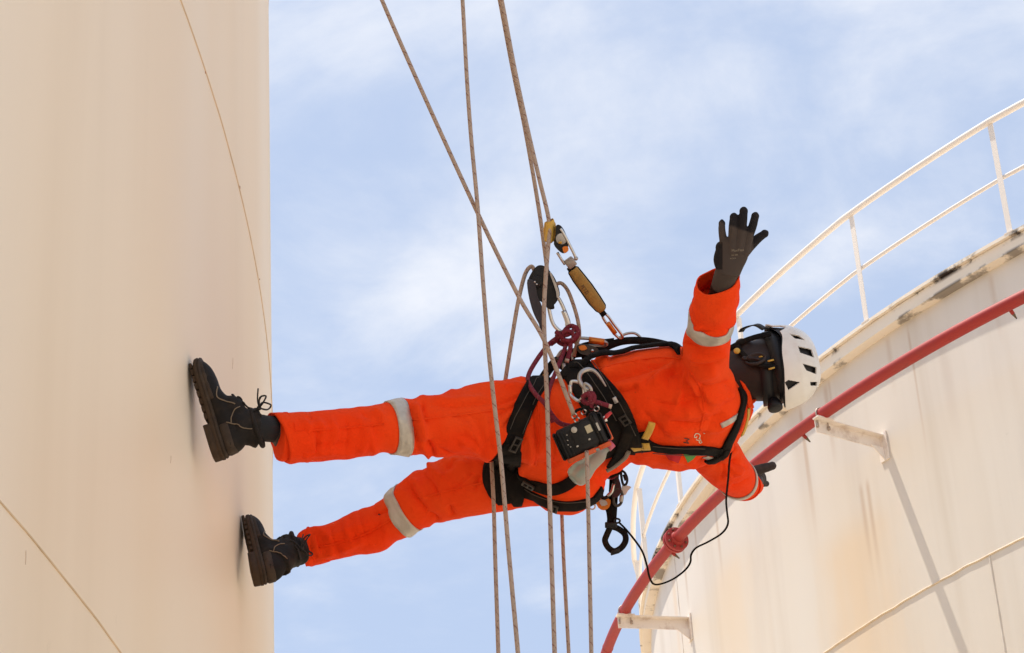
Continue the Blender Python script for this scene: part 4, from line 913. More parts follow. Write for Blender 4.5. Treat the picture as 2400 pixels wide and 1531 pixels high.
# front of the harness standing up under the load
rib3([(1362, 835, 7.44), (1410, 818, 7.46), (1460, 800, 7.47), (1520, 800, 7.46), (1575, 812, 7.45), (1600, 822, 7.43)], .022, 'chest_strap', m_web, har, .004)
rib3([(1340, 838, 7.45), (1360, 815, 7.46), (1395, 806, 7.47), (1440, 800, 7.47)], .020, 'chest_strap', m_web, har, .004)
rib3([(1310, 862, 7.42), (1325, 842, 7.44), (1345, 828, 7.45), (1385, 825, 7.46), (1420, 828, 7.45)], .030, 'belt_bridge', m_web, har, .006)
rib3([(1270, 890, 7.38), (1285, 868, 7.41), (1300, 850, 7.43), (1322, 836, 7.44)], .026, 'leg_loop_riser', m_web, har, .005)
rib3([(1296, 905, 7.33), (1315, 890, 7.34), (1345, 897, 7.32), (1372, 905, 7.28)], .018, 'belt_webbing', m_web, har, .005)
for (x, y, s) in ((1278, 878, 7.385), (1291, 888, 7.37), (1262, 905, 7.36)):
    MB().box(P(x, y, s - .012), unit(RGT + UPV * .9), unit(UPV - RGT * .9), FWD, .010, .004, .002).build('buckle_stitch', m_yel, har, smooth=False)
MB().box(P(1442, 938, proj(on_cloth(1442, 938)[0])[1] - .03), unit(RGT * .5 - UPV), unit(UPV * .5 + RGT), FWD, .009, .006, .003, .001).build('buckle', m_galv, har)
tub3([(1452, 792, 7.47), (1466, 783, 7.47), (1486, 781, 7.47), (1500, 790, 7.47), (1502, 800, 7.47)], .0042, 'sternal_ring', m_galv, har)
tub3([(1305, 838, 7.43), (1318, 822, 7.44), (1338, 826, 7.445), (1342, 846, 7.44)], .0045, 'ventral_ring', m_galv, har)
sg_ = hs([(1415, 1092), (1440, 1078), (1462, 1060), (1474, 1045)], 10, 'gear_loop', mat('grey_tube_cover', (.20, .16, .13), .6), th=.004, lift=.02, lim=.09)

m_dkb = mat('blackened_steel', (.06, .052, .046), .45, .7, var=.3, scale=60); m_thr = mat('grey_thread', (.075, .062, .05), .85)
for pts in ([(1282, 893), (1258, 930), (1240, 972), (1224, 1015)], [(1262, 885), (1236, 925), (1212, 970), (1196, 1010)], [(1225, 1138), (1270, 1162), (1320, 1174), (1370, 1172)], [(1345, 852), (1378, 880), (1412, 925), (1446, 978)], [(1380, 838), (1425, 900), (1465, 960), (1492, 1010)], [(1530, 1040), (1590, 1045), (1650, 1047)], [(1530, 1056), (1590, 1060), (1650, 1061)]):
    hs(pts, 1.6, 'stitching', m_thr, th=.0008, lift=.0195 if pts[0][0] in (1345, 1380) else .0105, lim=.09, nc=2)
for (x, y, ang, hw, hh) in ((1203, 1036, -70, .021, .010), (1243, 1128, 30, .016, .010), (1466, 978, 60, .014, .010), (1300, 1183, 12, .012, .012)):
    h_, n_ = on_cloth(x, y); tx = unit(RGT * math.cos(math.radians(ang)) - UPV * math.sin(math.radians(ang))); tx = unit(tx - n_ * (tx @ n_)); ty = np.cross(n_, tx); c0 = h_ + n_ * .017
    bk_ = MB()
    for sg in (-1, 1): bk_.box(c0 + tx * hw * sg, tx, ty, n_, .0028, hh + .003, .003, .001); bk_.box(c0 + ty * hh * sg, tx, ty, n_, hw, .0024, .003, .001)
    bk_.box(c0, tx, ty, n_, .0022, hh, .003, .001); bk_.build('buckle', m_dkb, har)
# lettering on cloth and tabs
def text_mesh(txt, px, py, ang, h_px, mt, parent, bv, lift=.0015, s0=None, name='lettering', sx=1.0, nrm=None):
    cu = bpy.data.curves.new('t', 'FONT'); cu.body = txt; cu.size = 1.0; cu.resolution_u = 3; cu.align_x = 'CENTER'; cu.align_y = 'CENTER'
    ob = bpy.data.objects.new('t', cu); COL.objects.link(ob); me_ = evaluated(ob); bpy.data.objects.remove(ob)
    ca, sa = math.cos(math.radians(ang)), math.sin(math.radians(ang)); out = []
    for v in me_.vertices:
        x, y = v.co.x * h_px * 1.4 * sx, -v.co.y * h_px * 1.4; qx, qy = px + x * ca - y * sa, py + x * sa + y * ca
        if s0 is not None: p = P(qx, qy, s0)
        else:
            h, n = on_cloth(qx, qy, bv)
            p = h + n * lift if h is not None else P(qx, qy, 7.3)
        out.append(np.array(p) - pelvis if parent is not None and world_loc(parent) @ world_loc(parent) > 0 and np.allclose(world_loc(parent), pelvis) else np.array(p) - (world_loc(parent) if parent is not None else 0))
    set_verts(me_, np.array(out)); me_.materials.clear(); me_.materials.append(mt); return link_mesh(name, me_, mt, parent, smooth=False)
m_gpt = mat('faint_print', (.26, .21, .15), .8); m_wpr = mat('cream_print', (.72, .64, .48), .7, var=.15, scale=90); m_dpr = mat('dark_print', (.03, .018, .015), .7); m_rpr = mat('red_print', (.55, .012, .018), .75, var=.1, scale=40); m_gpr = mat('green_print', (.10, .30, .07), .75, var=.1, scale=40)
text_mesh('G', 1633, 1020, 112, 15, m_wpr, man, BV, .0022); text_mesh("'", 1645, 1012, 112, 15, m_wpr, man, BV, .0022); text_mesh('R', 1638, 1032, 150, 15, m_wpr, man, BV, .0022)
text_mesh('M', 1608, 1032, 100, 13, m_dpr, man, BV, .0022)
def patch(poly, mt):
    n = 7; pts = np.array(poly, float); v = []; f = []
    for i in range(n + 1):
        for j in range(n + 1):
            a, b = i / n, j / n; q = (1 - a) * (1 - b) * pts[0] + a * (1 - b) * pts[1] + a * b * pts[2] + (1 - a) * b * pts[3]; h, nn = on_cloth(q[0], q[1])
            v.append(h + nn * .0016 if h is not None else P(q[0], q[1], 7.42))
    for i in range(n):
        for j in range(n): f.append((i * (n + 1) + j, (i + 1) * (n + 1) + j, (i + 1) * (n + 1) + j + 1, i * (n + 1) + j + 1))
    MB().add(v, f).build('printed_square', mt, man)
patch([(1556, 1060), (1600, 1060), (1590, 1085), (1568, 1077)], m_rpr); patch([(1599, 1058), (1640, 1058), (1624, 1076), (1612, 1084)], m_gpr)
text_mesh('PETZL', 1507, 1042, 82, 6.5, m_dpr, har, BV, .0165, sx=.9)
text_mesh('MaxiFlex', 1729, 587, -4, 6.0, m_gpt, man, GBV, .0006, sx=.95); text_mesh('EN 388', 1722, 598, -6, 3.6, m_gpt, man, GBV, .0006); text_mesh('4131A', 1718, 606, -4, 3.6, m_gpt, man, GBV, .0006)

# ------------------------------------------------------------------ ropes
def rope_mat(name, c0, c1, c2, pitch=.045):
    m = bpy.data.materials.new(name); nt, N, L, b = ngrp(m); b.inputs['Roughness'].default_value = .85; b.inputs['Specular IOR Level'].default_value = .2
    uv = N.new('ShaderNodeUVMap'); sp = N.new('ShaderNodeSeparateXYZ'); L.new(uv.outputs[0], sp.inputs[0])
    def M(op, a, b_=None, v=None):
        n = N.new('ShaderNodeMath'); n.operation = op; L.new(a, n.inputs[0])
        if b_ is not None: L.new(b_, n.inputs[1])
        if v is not None: n.inputs[1].default_value = v
        return n.outputs[0]
    hel = M('FRACT', M('ADD', M('DIVIDE', sp.outputs[1], v=pitch), sp.outputs[0])); tick = M('LESS_THAN', hel, v=.11)
    hel2 = M('FRACT', M('SUBTRACT', M('DIVIDE', sp.outputs[1], v=pitch * .9), sp.outputs[0])); tick2 = M('LESS_THAN', hel2, v=.07)
    tc = N.new('ShaderNodeTexCoord'); n1 = N.new('ShaderNodeTexNoise'); n1.inputs['Scale'].default_value = 26; n1.inputs['Detail'].default_value = 6; L.new(tc.outputs['Object'], n1.inputs['Vector'])
    n2 = N.new('ShaderNodeTexNoise'); n2.inputs['Scale'].default_value = 180; n2.inputs['Detail'].default_value = 2; L.new(tc.outputs['Object'], n2.inputs['Vector'])
    def mx(a, f, c, k=1.0):
        x = N.new('ShaderNodeMix'); x.data_type = 'RGBA'; L.new(M('MULTIPLY', f, v=k), x.inputs[0])
        if isinstance(a, tuple): x.inputs[6].default_value = (*a, 1)
        else: L.new(a, x.inputs[6])
        x.inputs[7].default_value = (*c, 1); return x.outputs[2]
    c = mx(c0, n1.outputs['Fac'], tuple(np.array(c0) * .72)); c = mx(c, M('MULTIPLY', tick, M('GREATER_THAN', n2.outputs['Fac'], v=.46)), c1, .8); c = mx(c, M('MULTIPLY', tick2, M('GREATER_THAN', n2.outputs['Fac'], v=.5)), c2, .75)
    L.new(c, b.inputs['Base Color'])
    br = M('SINE', M('MULTIPLY', M('ADD', M('DIVIDE', sp.outputs[1], v=.006), M('MULTIPLY', sp.outputs[0], v=3.0)), v=TAU)); bp = N.new('ShaderNodeBump'); bp.inputs['Strength'].default_value = .4; bp.inputs['Distance'].default_value = .001; L.new(br, bp.inputs['Height']); L.new(bp.outputs[0], b.inputs['Normal'])
    return m
m_rope = rope_mat('tan_kernmantle', (.50, .365, .28), (.20, .075, .06), (.15, .11, .10))
m_crim = rope_mat('crimson_rope', (.22, .028, .045), (.09, .012, .02), (.28, .14, .13), .03)
VS = .00072                                                   # depth lost per pixel going straight down
def rope(name, pts, r, label, cat='rope', mt=None, sub=10, group=None):
    base = P(*pts[-1][:3]); rr = spline(np.array(pts, float), sub); p = np.array([P(*q[:3]) for q in rr])
    if pts[-1][1] > 1600:                                     # tails hang on down to the yard
        e = p[-1].copy(); e[2] = .03; p = np.vstack([p, e])
    if pts[0][1] < -100:                                      # upper ends run to the tank's top edge
        n_ = unit(np.array([p[0][0] - LX, p[0][1] - LY, 0])); e = np.array([LX, LY, zs[-1] + .06]) + n_ * (LR + .03); p = np.vstack([e, p])
    o = MB().tube(p, r, 12, uv=True).build(name, mt or m_rope, None, loc=base); return tag(o, label, cat, group)
def vert(x0, y0, s0, pts): return [(x, y, s0 - (y - y0) * VS) for x, y in pts]
G_R = 'access ropes hanging past the worker'
rope('rope', [(842, -130, 7.62), (895, 0, 7.60), (985, 205, 7.48), (1116, 492, 7.32), (1215, 694, 7.20), (1278, 803, 7.13), (1345, 972, 7.045)], .0062, 'slanting taut rope from the top left edge down to the black instrument case', group=G_R)
rope('rope', vert(1160, 1000, 6.93, [(1073, -140), (1084, 0), (1094, 180), (1104, 320), (1119, 480), (1132, 660), (1146, 830), (1160, 960), (1176, 1100), (1192, 1290), (1214, 1531), (1226, 1680)]), .0060, 'long rope hanging unbroken from top to bottom across the near thigh', group=G_R)
# the safety line runs through the fall arrester
rope('rope', [(1150, -130, 7.80), (1176, 0, 7.72), (1206, 160, 7.62), (1236, 300, 7.52), (1264, 420, 7.43), (1287, 520, 7.37)] + vert(1282, 560, 7.35, [(1285, 575), (1279, 650), (1275, 740), (1279, 860), (1283, 960), (1287, 1120), (1292, 1290), (1300, 1531), (1305, 1680)]), .0062, 'rope running through the yellow fall arrester and down in front of the hip', group=G_R)
rope('rope', [(1145, -130, 7.83), (1171, 0, 7.75), (1201, 160, 7.65), (1227, 285, 7.56), (1248, 400, 7.50), (1266, 510, 7.45), (1277, 590, 7.43), (1283, 640, 7.42), (1284, 672, 7.415), (1272, 690, 7.42), (1258, 680, 7.43), (1254, 655, 7.43), (1252, 634, 7.43), (1244, 625, 7.43), (1230, 645, 7.42), (1215, 705, 7.39), (1202, 780, 7.36), (1190, 855, 7.345), (1182, 905, 7.35), (1166, 990, 7.40), (1154, 1050, 7.385)] + vert(1152, 1080, 7.36, [(1152, 1080), (1157, 1180), (1161, 1320), (1168, 1531), (1172, 1680)]), .0060, 'working rope that bends over the black descender and drops between the legs', group=G_R)
rope('rope', vert(1318, 1195, 7.62, [(1316, 1150), (1317, 1210), (1322, 1330), (1333, 1531), (1340, 1680)]), .0055, 'darker rope hanging straight down from behind the seat', group=G_R)
rope('rope', vert(1376, 1062, 7.04, [(1375, 1058), (1378, 1160), (1381, 1300), (1386, 1531), (1389, 1680)]), .0056, 'rope hanging down from beneath the instrument case', group=G_R)
rope('rope', [(1300, 668, 7.43), (1315, 664, 7.43), (1330, 680, 7.43), (1343, 712, 7.43), (1354, 750, 7.43), (1358, 785, 7.43), (1352, 806, 7.43), (1345, 835, 7.44)], .0056, 'short rope loop arching from the descender down to the crimson knot')
# crimson lanyards and knots
ln1 = rope('lanyard', [(1322, 782, 7.41), (1306, 792, 7.41), (1286, 808, 7.40), (1262, 838, 7.36), (1240, 876, 7.28), (1240, 900, 7.22), (1256, 925, 7.16), (1277, 946, 7.13), (1293, 972, 7.13), (1312, 992, 7.13), (1340, 1000, 7.14)], .0068, 'crimson lanyard looping left from the knot and back to the instrument case', 'lanyard', m_crim)
ln2 = rope('lanyard', [(1330, 795, 7.395), (1322, 822, 7.38), (1309, 856, 7.33), (1296, 888, 7.27), (1286, 918, 7.22), (1284, 950, 7.19), (1296, 990, 7.18)], .0062, 'crimson lanyard running straight down from the knot over the hip', 'lanyard', m_crim)
kn = thing('lanyard_knot', 'bulky crimson rope knot below the descender with one cut tail', 'knot', P(1328, 792, 7.41))
def kt(pts, r=.0068, parent=None, closed=False): return tub3(pts, r, 'strand', m_crim, parent or kn, 10, 6, closed, uv=not closed)
kt([(1303, 778, 7.40), (1316, 786, 7.39), (1332, 784, 7.385), (1346, 772, 7.39), (1342, 764, 7.40), (1330, 768, 7.40), (1318, 782, 7.40), (1306, 796, 7.41), (1290, 808, 7.41)])
kt([(1340, 764, 7.39), (1352, 770, 7.39), (1352, 786, 7.385), (1338, 798, 7.38), (1322, 797, 7.385), (1318, 786, 7.395), (1326, 774, 7.40)], .0072)
kt([(1306, 784, 7.42), (1308, 800, 7.42), (1324, 808, 7.41), (1342, 800, 7.41), (1354, 786, 7.42), (1356, 772, 7.42)], .0070)
kt([(1320, 800, 7.39), (1316, 786, 7.38), (1326, 776, 7.38), (1340, 780, 7.38), (1344, 792, 7.385), (1334, 802, 7.39)], .0066)
kt([(1336, 794, 7.385), (1337, 815, 7.38), (1333, 832, 7.375), (1329, 843, 7.37)], .0070)
tub3([(1329.3, 842, 7.370), (1328, 849, 7.368)], .0069, 'cut_end', mat('cut_rope_core', (.55, .38, .28), .8), kn, 10, 2)
kn2 = thing('lanyard_knot', 'small crimson knot hanging beside the waist belt with its cut tail pointing right', 'knot', P(1388, 935, 7.07))
kt([(1366, 932, 7.07), (1374, 925, 7.06), (1386, 922, 7.055), (1392, 932, 7.055), (1386, 944, 7.06), (1372, 944, 7.065), (1364, 936, 7.07)], .0075, kn2)
kt([(1378, 922, 7.06), (1384, 930, 7.05), (1382, 942, 7.055), (1376, 948, 7.06)], .0072, kn2); kt([(1390, 924, 7.06), (1392, 936, 7.05), (1386, 948, 7.055), (1386, 962, 7.06)], .0062, kn2)
kt([(1386, 940, 7.06), (1400, 943, 7.055), (1416, 948, 7.05), (1428, 952, 7.048)], .0064, kn2); tub3([(1427, 951.6, 7.048), (1433.5, 953.5, 7.047)], .0063, 'cut_end', bpy.data.materials['cut_rope_core'], kn2, 10, 2)

# ------------------------------------------------------------------ descender
des = thing('descender', 'black rope descender with long handle, hanging on the working rope', 'descender', P(1275, 690, 7.42))
def plate(poly, s, th, name, mt, parent, sub=3, bev=.0015):
    q = spline(np.array(poly, float), sub, closed=True); c = q.mean(0); a = np.array([P(x, y, s) for x, y in q]); b = np.array([P(x, y, s) for x, y in c + (q - c) * .965])
    d = FWD; return MB().loft([b - d * th / 2, a - d * (th / 2 - bev), a + d * (th / 2 - bev), b + d * th / 2]).build(name, mt, parent, angle=35)
plate([(1253, 629), (1263, 622), (1276, 624), (1290, 637), (1300, 656), (1309, 684), (1308, 700), (1299, 712), (1299, 724), (1285, 724), (1274, 712), (1260, 702), (1246, 692), (1238, 680), (1236, 662), (1243, 644)], 7.395, .006, 'side_plate', m_blk, des)
plate([(1256, 632), (1266, 626), (1280, 629), (1294, 642), (1305, 662), (1312, 686), (1309, 700), (1296, 716), (1276, 708), (1254, 690), (1246, 664)], 7.44, .006, 'side_plate', m_blk, des)
plate([(1258, 640), (1272, 632), (1288, 648), (1298, 670), (1296, 700), (1276, 700), (1256, 676)], 7.418, .03, 'cam_housing', mat('dark_metal', (.05, .045, .042), .4, .6, var=.3, scale=60), des)
plate([(1236, 656), (1238, 688), (1246, 722), (1255, 745), (1263, 760), (1266, 774), (1273, 776), (1276, 758), (1275, 735), (1268, 712), (1260, 694), (1257, 676), (1252, 658)], 7.386, .014, 'handle', mat('purple_black_plastic', (.022, .015, .024), .5, var=.2, scale=60), des)
MB().tube([P(1257, 661, 7.392), P(1257, 661, 7.383), P(1257, 661, 7.381)], [.019, .018, .015], 24).build('pivot_disc', m_blk, des, angle=40)
for (x, y) in ((1253.5, 661), (1258, 666.5)): MB().sphere(P(x, y, 7.380), .0034, 8, 6).build('rivet', m_alu, des)
plate([(1288, 640), (1292, 640), (1306, 672), (1311, 690), (1306, 700), (1303, 684), (1296, 662)], 7.380, .004, 'gate_lever', m_galv, des)
def carabiner(name, label, pts, r, gate, mt, mg=None, loc=None, group='carabiners on the harness', gr_=1.5):
    t = thing(name, label, 'carabiner', P(*pts[0][:3]), group)
    tub3(pts, r, 'frame', mt, t, 10, 6, True); tub3(gate, r * gr_, 'gate_sleeve', mg or mt, t, 12, 4); return t
carabiner('carabiner', 'silver carabiner joining the descender to the crimson knot', [(1287, 692, 7.40), (1284, 704, 7.40), (1289, 735, 7.40), (1297, 760, 7.40), (1312, 776, 7.40), (1324, 778, 7.41), (1331, 766, 7.42), (1328, 742, 7.42), (1318, 716, 7.42), (1308, 698, 7.42), (1296, 688, 7.41)], .0055, [(1321, 728, 7.42), (1330, 752, 7.42), (1331, 764, 7.42)], m_alu)
carabiner('carabiner', 'small silver carabiner on the belt above the instrument case', [(1338, 899, 7.10), (1343, 894, 7.10), (1356, 896, 7.095), (1366, 905, 7.085), (1368, 925, 7.08), (1358, 939, 7.085), (1347, 935, 7.09), (1337, 925, 7.10)], .0046, [(1336, 903, 7.10), (1336, 922, 7.10)], m_alu, gr_=1.3)
carabiner('carabiner', 'orange carabiner lying along the chest strap right of the crimson knot', [(1350, 794, 7.45), (1370, 793, 7.45), (1400, 797, 7.45), (1420, 803, 7.45), (1418, 810, 7.46), (1390, 812, 7.46), (1362, 810, 7.46), (1348, 803, 7.455)], .0052, [(1380, 797, 7.448), (1416, 802, 7.448)], m_galv, m_org, gr_=1.9)
hk = thing('carabiner', 'grey hook shaped carabiner lying on the black waist belt', 'carabiner', P(1375, 905, 7.1), 'carabiners on the harness')
tub3([(1380, 915, 7.06, .005), (1366, 905, 7.065, .0058), (1358, 890, 7.07, .0062), (1362, 874, 7.08, .0064), (1378, 866, 7.09, .006), (1394, 871, 7.095, .0052), (1408, 887, 7.10, .004), (1420, 906, 7.10, .0022)], None, 'frame', m_galv, hk)
tub3([(1370, 900, 7.06), (1380, 904, 7.055), (1386, 914, 7.055), (1380, 922, 7.06), (1372, 916, 7.062)], .0045, 'swivel_ring', m_galv, hk, closed=True)

# ------------------------------------------------------------------ fall arrester with shock absorber
fa = thing('fall_arrester', 'yellow and black fall arrester on the rope with a yellow shock absorber pouch', 'fall arrester', P(1300, 560, 7.37))
tub3([(1289, 519, 7.37), (1290, 523, 7.37), (1288, 545, 7.365), (1286, 562, 7.36), (1285.5, 565, 7.36)], .0125, 'sleeve', m_yel, fa, 18)
plate([(1276, 522), (1292, 518), (1302, 523), (1303, 545), (1300, 566), (1276, 562)], 7.385, .012, 'sleeve_back', m_yel, fa, 2)
plate([(1303, 530), (1312, 528), (1322, 540), (1330, 562), (1331, 584), (1322, 594), (1310, 588), (1298, 572), (1302, 552)], 7.36, .028, 'locking_wheel_housing', m_blk, fa)
MB().tube([P(1316, 560, 7.348), P(1316, 560, 7.341), P(1316, 560, 7.340)], [.017, .016, .012], 20).build('locking_wheel', m_galv, fa, angle=40)
MB().sphere(P(1313, 569, 7.336), (.006, .006, .003)).build('rivet', m_yel, fa)
plate([(1318, 580), (1330, 578), (1332, 588), (1322, 594)], 7.35, .032, 'wheel_guard', m_org, fa, 2)
tub3([(1314, 536, 7.34), (1326, 556, 7.34), (1338, 580, 7.34), (1350, 605, 7.345)], .0042, 'arm', m_alu, fa); tub3([(1306, 592, 7.37), (1316, 608, 7.375), (1324, 620, 7.38)], .0042, 'arm', m_alu, fa)
MB().sphere(P(1350, 606, 7.345), .0065, 10, 8).build('arm_pin', m_galv, fa)
ax_ = unit(P(1412, 728, 7.44) - P(1338, 624, 7.385)); dn_ = unit(np.cross(ax_, FWD)); pn_ = unit(np.cross(dn_, ax_))
MB().box(P(1337, 616, 7.38), ax_, dn_, pn_, .013, .014, .012, .003).build('swivel_block', mat('grey_block', (.36, .31, .27), .5, .3), fa)
def pouch(w, th, s_off, name, mt):
    rows = [(1341, 630), (1344, 634), (1355, 650), (1374, 675), (1394, 704), (1408, 722), (1411, 727)]; hw = [.013, .0175, .0195, .0205, .0205, .0175, .013]; rings = []
    for (x, y), h in zip(rows, hw):
        c = P(x, y, 7.39 + (y - 630) / 100 * .05 + s_off); t_ = np.arange(16) * TAU / 16; cs, sn = np.cos(t_), np.sin(t_)
        rings.append(c + (np.sign(cs) * abs(cs) ** .5 * h * w)[:, None] * dn_ + (np.sign(sn) * abs(sn) ** .6 * th)[:, None] * pn_)
    return MB().loft(rings).build(name, mt, fa)
pouch(1.03, .0085, .010, 'webbing_pack', m_web); po = pouch(.84, .013, 0, 'absorber_pouch', mat('ochre_pouch_fabric', (.36, .20, .045), .8, var=.25, scale=50, bump=.4, bscale=200, dirt=(.14, .085, .03), dirt_scale=30, dirt_amt=.6))
text_mesh('PETZL', 1371, 680, 54, 8.5, m_dpr, po, None, s0=7.393, sx=.8)
MB().box(P(1339, 629, 7.388), ax_, dn_, pn_, .005, .012, .010, .002).build('webbing_end', m_web, fa); MB().box(P(1411, 732, 7.44), ax_, dn_, pn_, .012, .009, .007, .002).build('webbing_end', m_web, fa)
carabiner('carabiner', 'steel carabiner with orange gate linking the shock absorber to the chest ring', [(1412, 738, 7.445), (1422, 738, 7.445), (1440, 762, 7.455), (1458, 786, 7.465), (1456, 793, 7.47), (1446, 789, 7.47), (1432, 772, 7.46), (1416, 750, 7.45)], .0042, [(1424, 757, 7.452), (1442, 782, 7.462)], m_alu, m_org, gr_=1.75)

# ------------------------------------------------------------------ instrument case, bottle
AX = unit(P(1415, 1001, 7.06) - P(1305, 1051, 7.06)); AY = unit(P(1380, 1065, 7.06) - P(1342, 985, 7.06)); AY = unit(AY - AX * (AY @ AX)); AZ = unit(np.cross(AX, AY)); AZ = AZ if AZ @ FWD > 0 else -AZ
ic = thing('instrument_case', 'black and orange hand instrument with white stickers hanging at the hip', 'instrument', P(1362, 1026, 7.08))
def ip(x, y, z): return P(1362, 1024, 7.075) + AX * x + AY * y + AZ * z     # x along, y across, z away from the camera
m_case = mat('black_case_rubber', (.011, .010, .010), .55, spec=.3, var=.25, scale=60, bump=.2, bscale=260, dirt=(.06, .045, .035), dirt_scale=25, dirt_amt=.5)
m_or2 = mat('orange_bumper', (.62, .085, .012), .5, var=.15, scale=60, dirt=(.22, .06, .02), dirt_scale=30, dirt_amt=.6)
MB().box(ip(-.008, 0, 0), AX, AY, AZ, .055, .043, .028, .008).build('body', m_case, ic)
MB().box(ip(.052, -.002, -.001), AX, AY, AZ, .0125, .047, .031, .007).build('end_cap', m_case, ic); MB().box(ip(.070, -.002, 0), AX, AY, AZ, .007, .040, .024, .005).build('end_cap', m_case, ic)
MB().box(ip(-.066, .001, 0), AX, AY, AZ, .006, .040, .026, .004).build('end_cap', m_case, ic)
for x in (-.055, -.046, -.037): MB().box(ip(x, .001, -.0275), AX, AY, AZ, .0022, .038, .003, .001).build('grip_rib', m_case, ic)
MB().box(ip(.006, -.006, -.0285), AX, AY, AZ, .030, .026, .0025, .001).build('cover_panel', m_case, ic)
for (x, l) in ((.002, .040), (.070, .018)): MB().box(ip(x - .02, .0475, -.016), AX, AY, AZ, l, .0065, .017, .002).build('bumper', m_or2, ic)
MB().box(ip(.074, .018, .0), AX, AY, AZ, .006, .024, .018, .003).build('bumper', m_or2, ic); MB().box(ip(-.04, .046, .002), AX, AY, AZ, .022, .007, .02, .002).build('bumper', m_or2, ic)
m_stk = mat('white_sticker', (.48, .44, .38), .55, var=.12, scale=80); m_stk2 = mat('cream_label', (.50, .43, .28), .6, var=.2, scale=200)
MB().tube([ip(-.010, -.027, -.0305), ip(-.010, -.027, -.0335)], .0085, 20).build('round_sticker', m_stk, ic)
MB().box(ip(.028, -.013, -.0325), AX, AY, AZ, .0085, .0105, .0012).build('label', m_stk2, ic, smooth=False); MB().box(ip(.054, -.008, -.0335), AX, AY, AZ, .0028, .0115, .001).build('label', m_stk, ic, smooth=False)
for (x, y) in ((-.034, -.022), (-.038, -.008), (-.042, .004), (-.038, .012)): MB().sphere(ip(x, y, -.030), (.0024, .0016, .0012)).build('worn_mark', m_stk, ic)
for (x, y) in ((-.02, .018), (.018, .014)): MB().box(ip(x, y, -.0305), AX, AY, AZ, .0032, .0022, .0018, .0006).build('latch', m_stk, ic)
MB().tube([ip(.076, -.018, -.006), ip(.090, -.024, -.008), ip(.104, -.028, -.008)], [.0065, .0058, .0045], 10).build('red_key', mat('red_plastic', (.55, .02, .025), .4), ic); MB().box(ip(.079, -.018, -.006), AX, AY, AZ, .006, .008, .006, .001).build('key_clip', m_alu, ic)
for (x, y) in ((1346, 975), (1352, 984), (1368, 966), (1398, 958)): tub3([(x + 6 * math.cos(a), y + 6 * math.sin(a), 7.045 + .01 * math.sin(a * 2)) for a in np.linspace(0, TAU, 9)[:-1]], .0021, 'split_ring', m_alu, ic, 8, 3, True)
tub3([(1346, 970, 7.045), (1352, 962, 7.05), (1364, 958, 7.05), (1378, 954, 7.055), (1388, 960, 7.055)], .004, 'tether', m_web, ic)
m_bot = bpy.data.materials.new('cloudy_plastic'); nt, N_, L_, b_ = ngrp(m_bot); b_.inputs['Base Color'].default_value = (.50, .62, .55, 1); b_.inputs['Roughness'].default_value = .28; b_.inputs['Transmission Weight'].default_value = .55; b_.inputs['IOR'].default_value = 1.35
m_teal = mat('teal_base', (.08, .18, .20), .5)
bt_ = thing('bottle', 'cloudy green plastic bottle tucked under the instrument case', 'bottle', P(1352, 1115, 7.14))
B0, B1 = P(1344, 1124, 7.13), P(1424, 1048, 7.15); bx_ = unit(B1 - B0); Lb = np.linalg.norm(B1 - B0)
rows = [(-.004, .012), (0, .022), (.006, .029), (.015, .0315), (.035, .031), (.05, .027), (.062, .0235), (.078, .0225), (.10, .0215), (.112, .016), (.12, .011), (.134, .011)]
pb = spline(np.array(rows), 3); MB().tube([B0 + bx_ * q[0] for q in pb], pb[:, 1], 22).build('body', m_bot, bt_)
MB().sphere(B0 + bx_ * .004 - FWD * .004, (.013, .013, .006), ax=(unit(np.cross(bx_, FWD)), unit(np.cross(bx_, np.cross(bx_, FWD))), bx_)).build('base_dimple', m_teal, bt_)
MB().tube([B0 + bx_ * .13, B0 + bx_ * .15], .014, 16).build('cap', mat('pink_cap', (.55, .10, .16), .4), bt_)

# ------------------------------------------------------------------ gear on the far hip
gb = thing('ascender', 'orange and black ascender clamp hanging on the far hip', 'ascender', P(1415, 1180, 7.58))
plate([(1393, 1168), (1404, 1160), (1420, 1166), (1431, 1172), (1428, 1188), (1416, 1196), (1402, 1190)], 7.57, .02, 'frame', m_org, gb, 2); plate([(1404, 1172), (1418, 1172), (1424, 1182), (1410, 1186)], 7.555, .012, 'cam', m_galv, gb, 2)
tub3([(1388 + 7 * math.cos(a), 1188 + 6 * math.sin(a), 7.56) for a in np.linspace(0, TAU, 9)[:-1]], .0024, 'ring', m_alu, gb, 8, 3, True)
carabiner('carabiner', 'dark carabiner with curved silver gate in the bundle on the far hip', [(1410, 1120, 7.56), (1424, 1108, 7.56), (1436, 1112, 7.555), (1440, 1130, 7.55), (1436, 1150, 7.55), (1424, 1164, 7.555), (1412, 1166, 7.56), (1408, 1145, 7.56)], .0055, [(1439, 1134, 7.548), (1434, 1152, 7.548), (1424, 1162, 7.55)], m_blk, m_alu, gr_=.9)
carabiner('carabiner', 'small black snap hook at the right edge of the far hip bundle', [(1456, 1105, 7.56), (1464, 1108, 7.56), (1470, 1122, 7.56), (1468, 1134, 7.56), (1461, 1136, 7.56), (1457, 1122, 7.56)], .0038, [(1463, 1112, 7.558), (1468, 1126, 7.558)], m_blk, m_blk, gr_=1.5)
pw = thing('tool_pouch', 'black tool pouch pressed against the far side of the waist belt', 'pouch', P(1440, 1085, 7.5))
plate([(1402, 1088), (1424, 1072), (1452, 1060), (1474, 1066), (1476, 1082), (1462, 1092), (1456, 1108), (1440, 1116), (1418, 1112)], 7.53, .05, 'bag', m_web, pw, 3); plate([(1424, 1112), (1442, 1108), (1452, 1126), (1456, 1150), (1446, 1166), (1432, 1160), (1440, 1136)], 7.565, .018, 'flap', mat('maroon_cloth', (.05, .016, .02), .8), pw, 3)
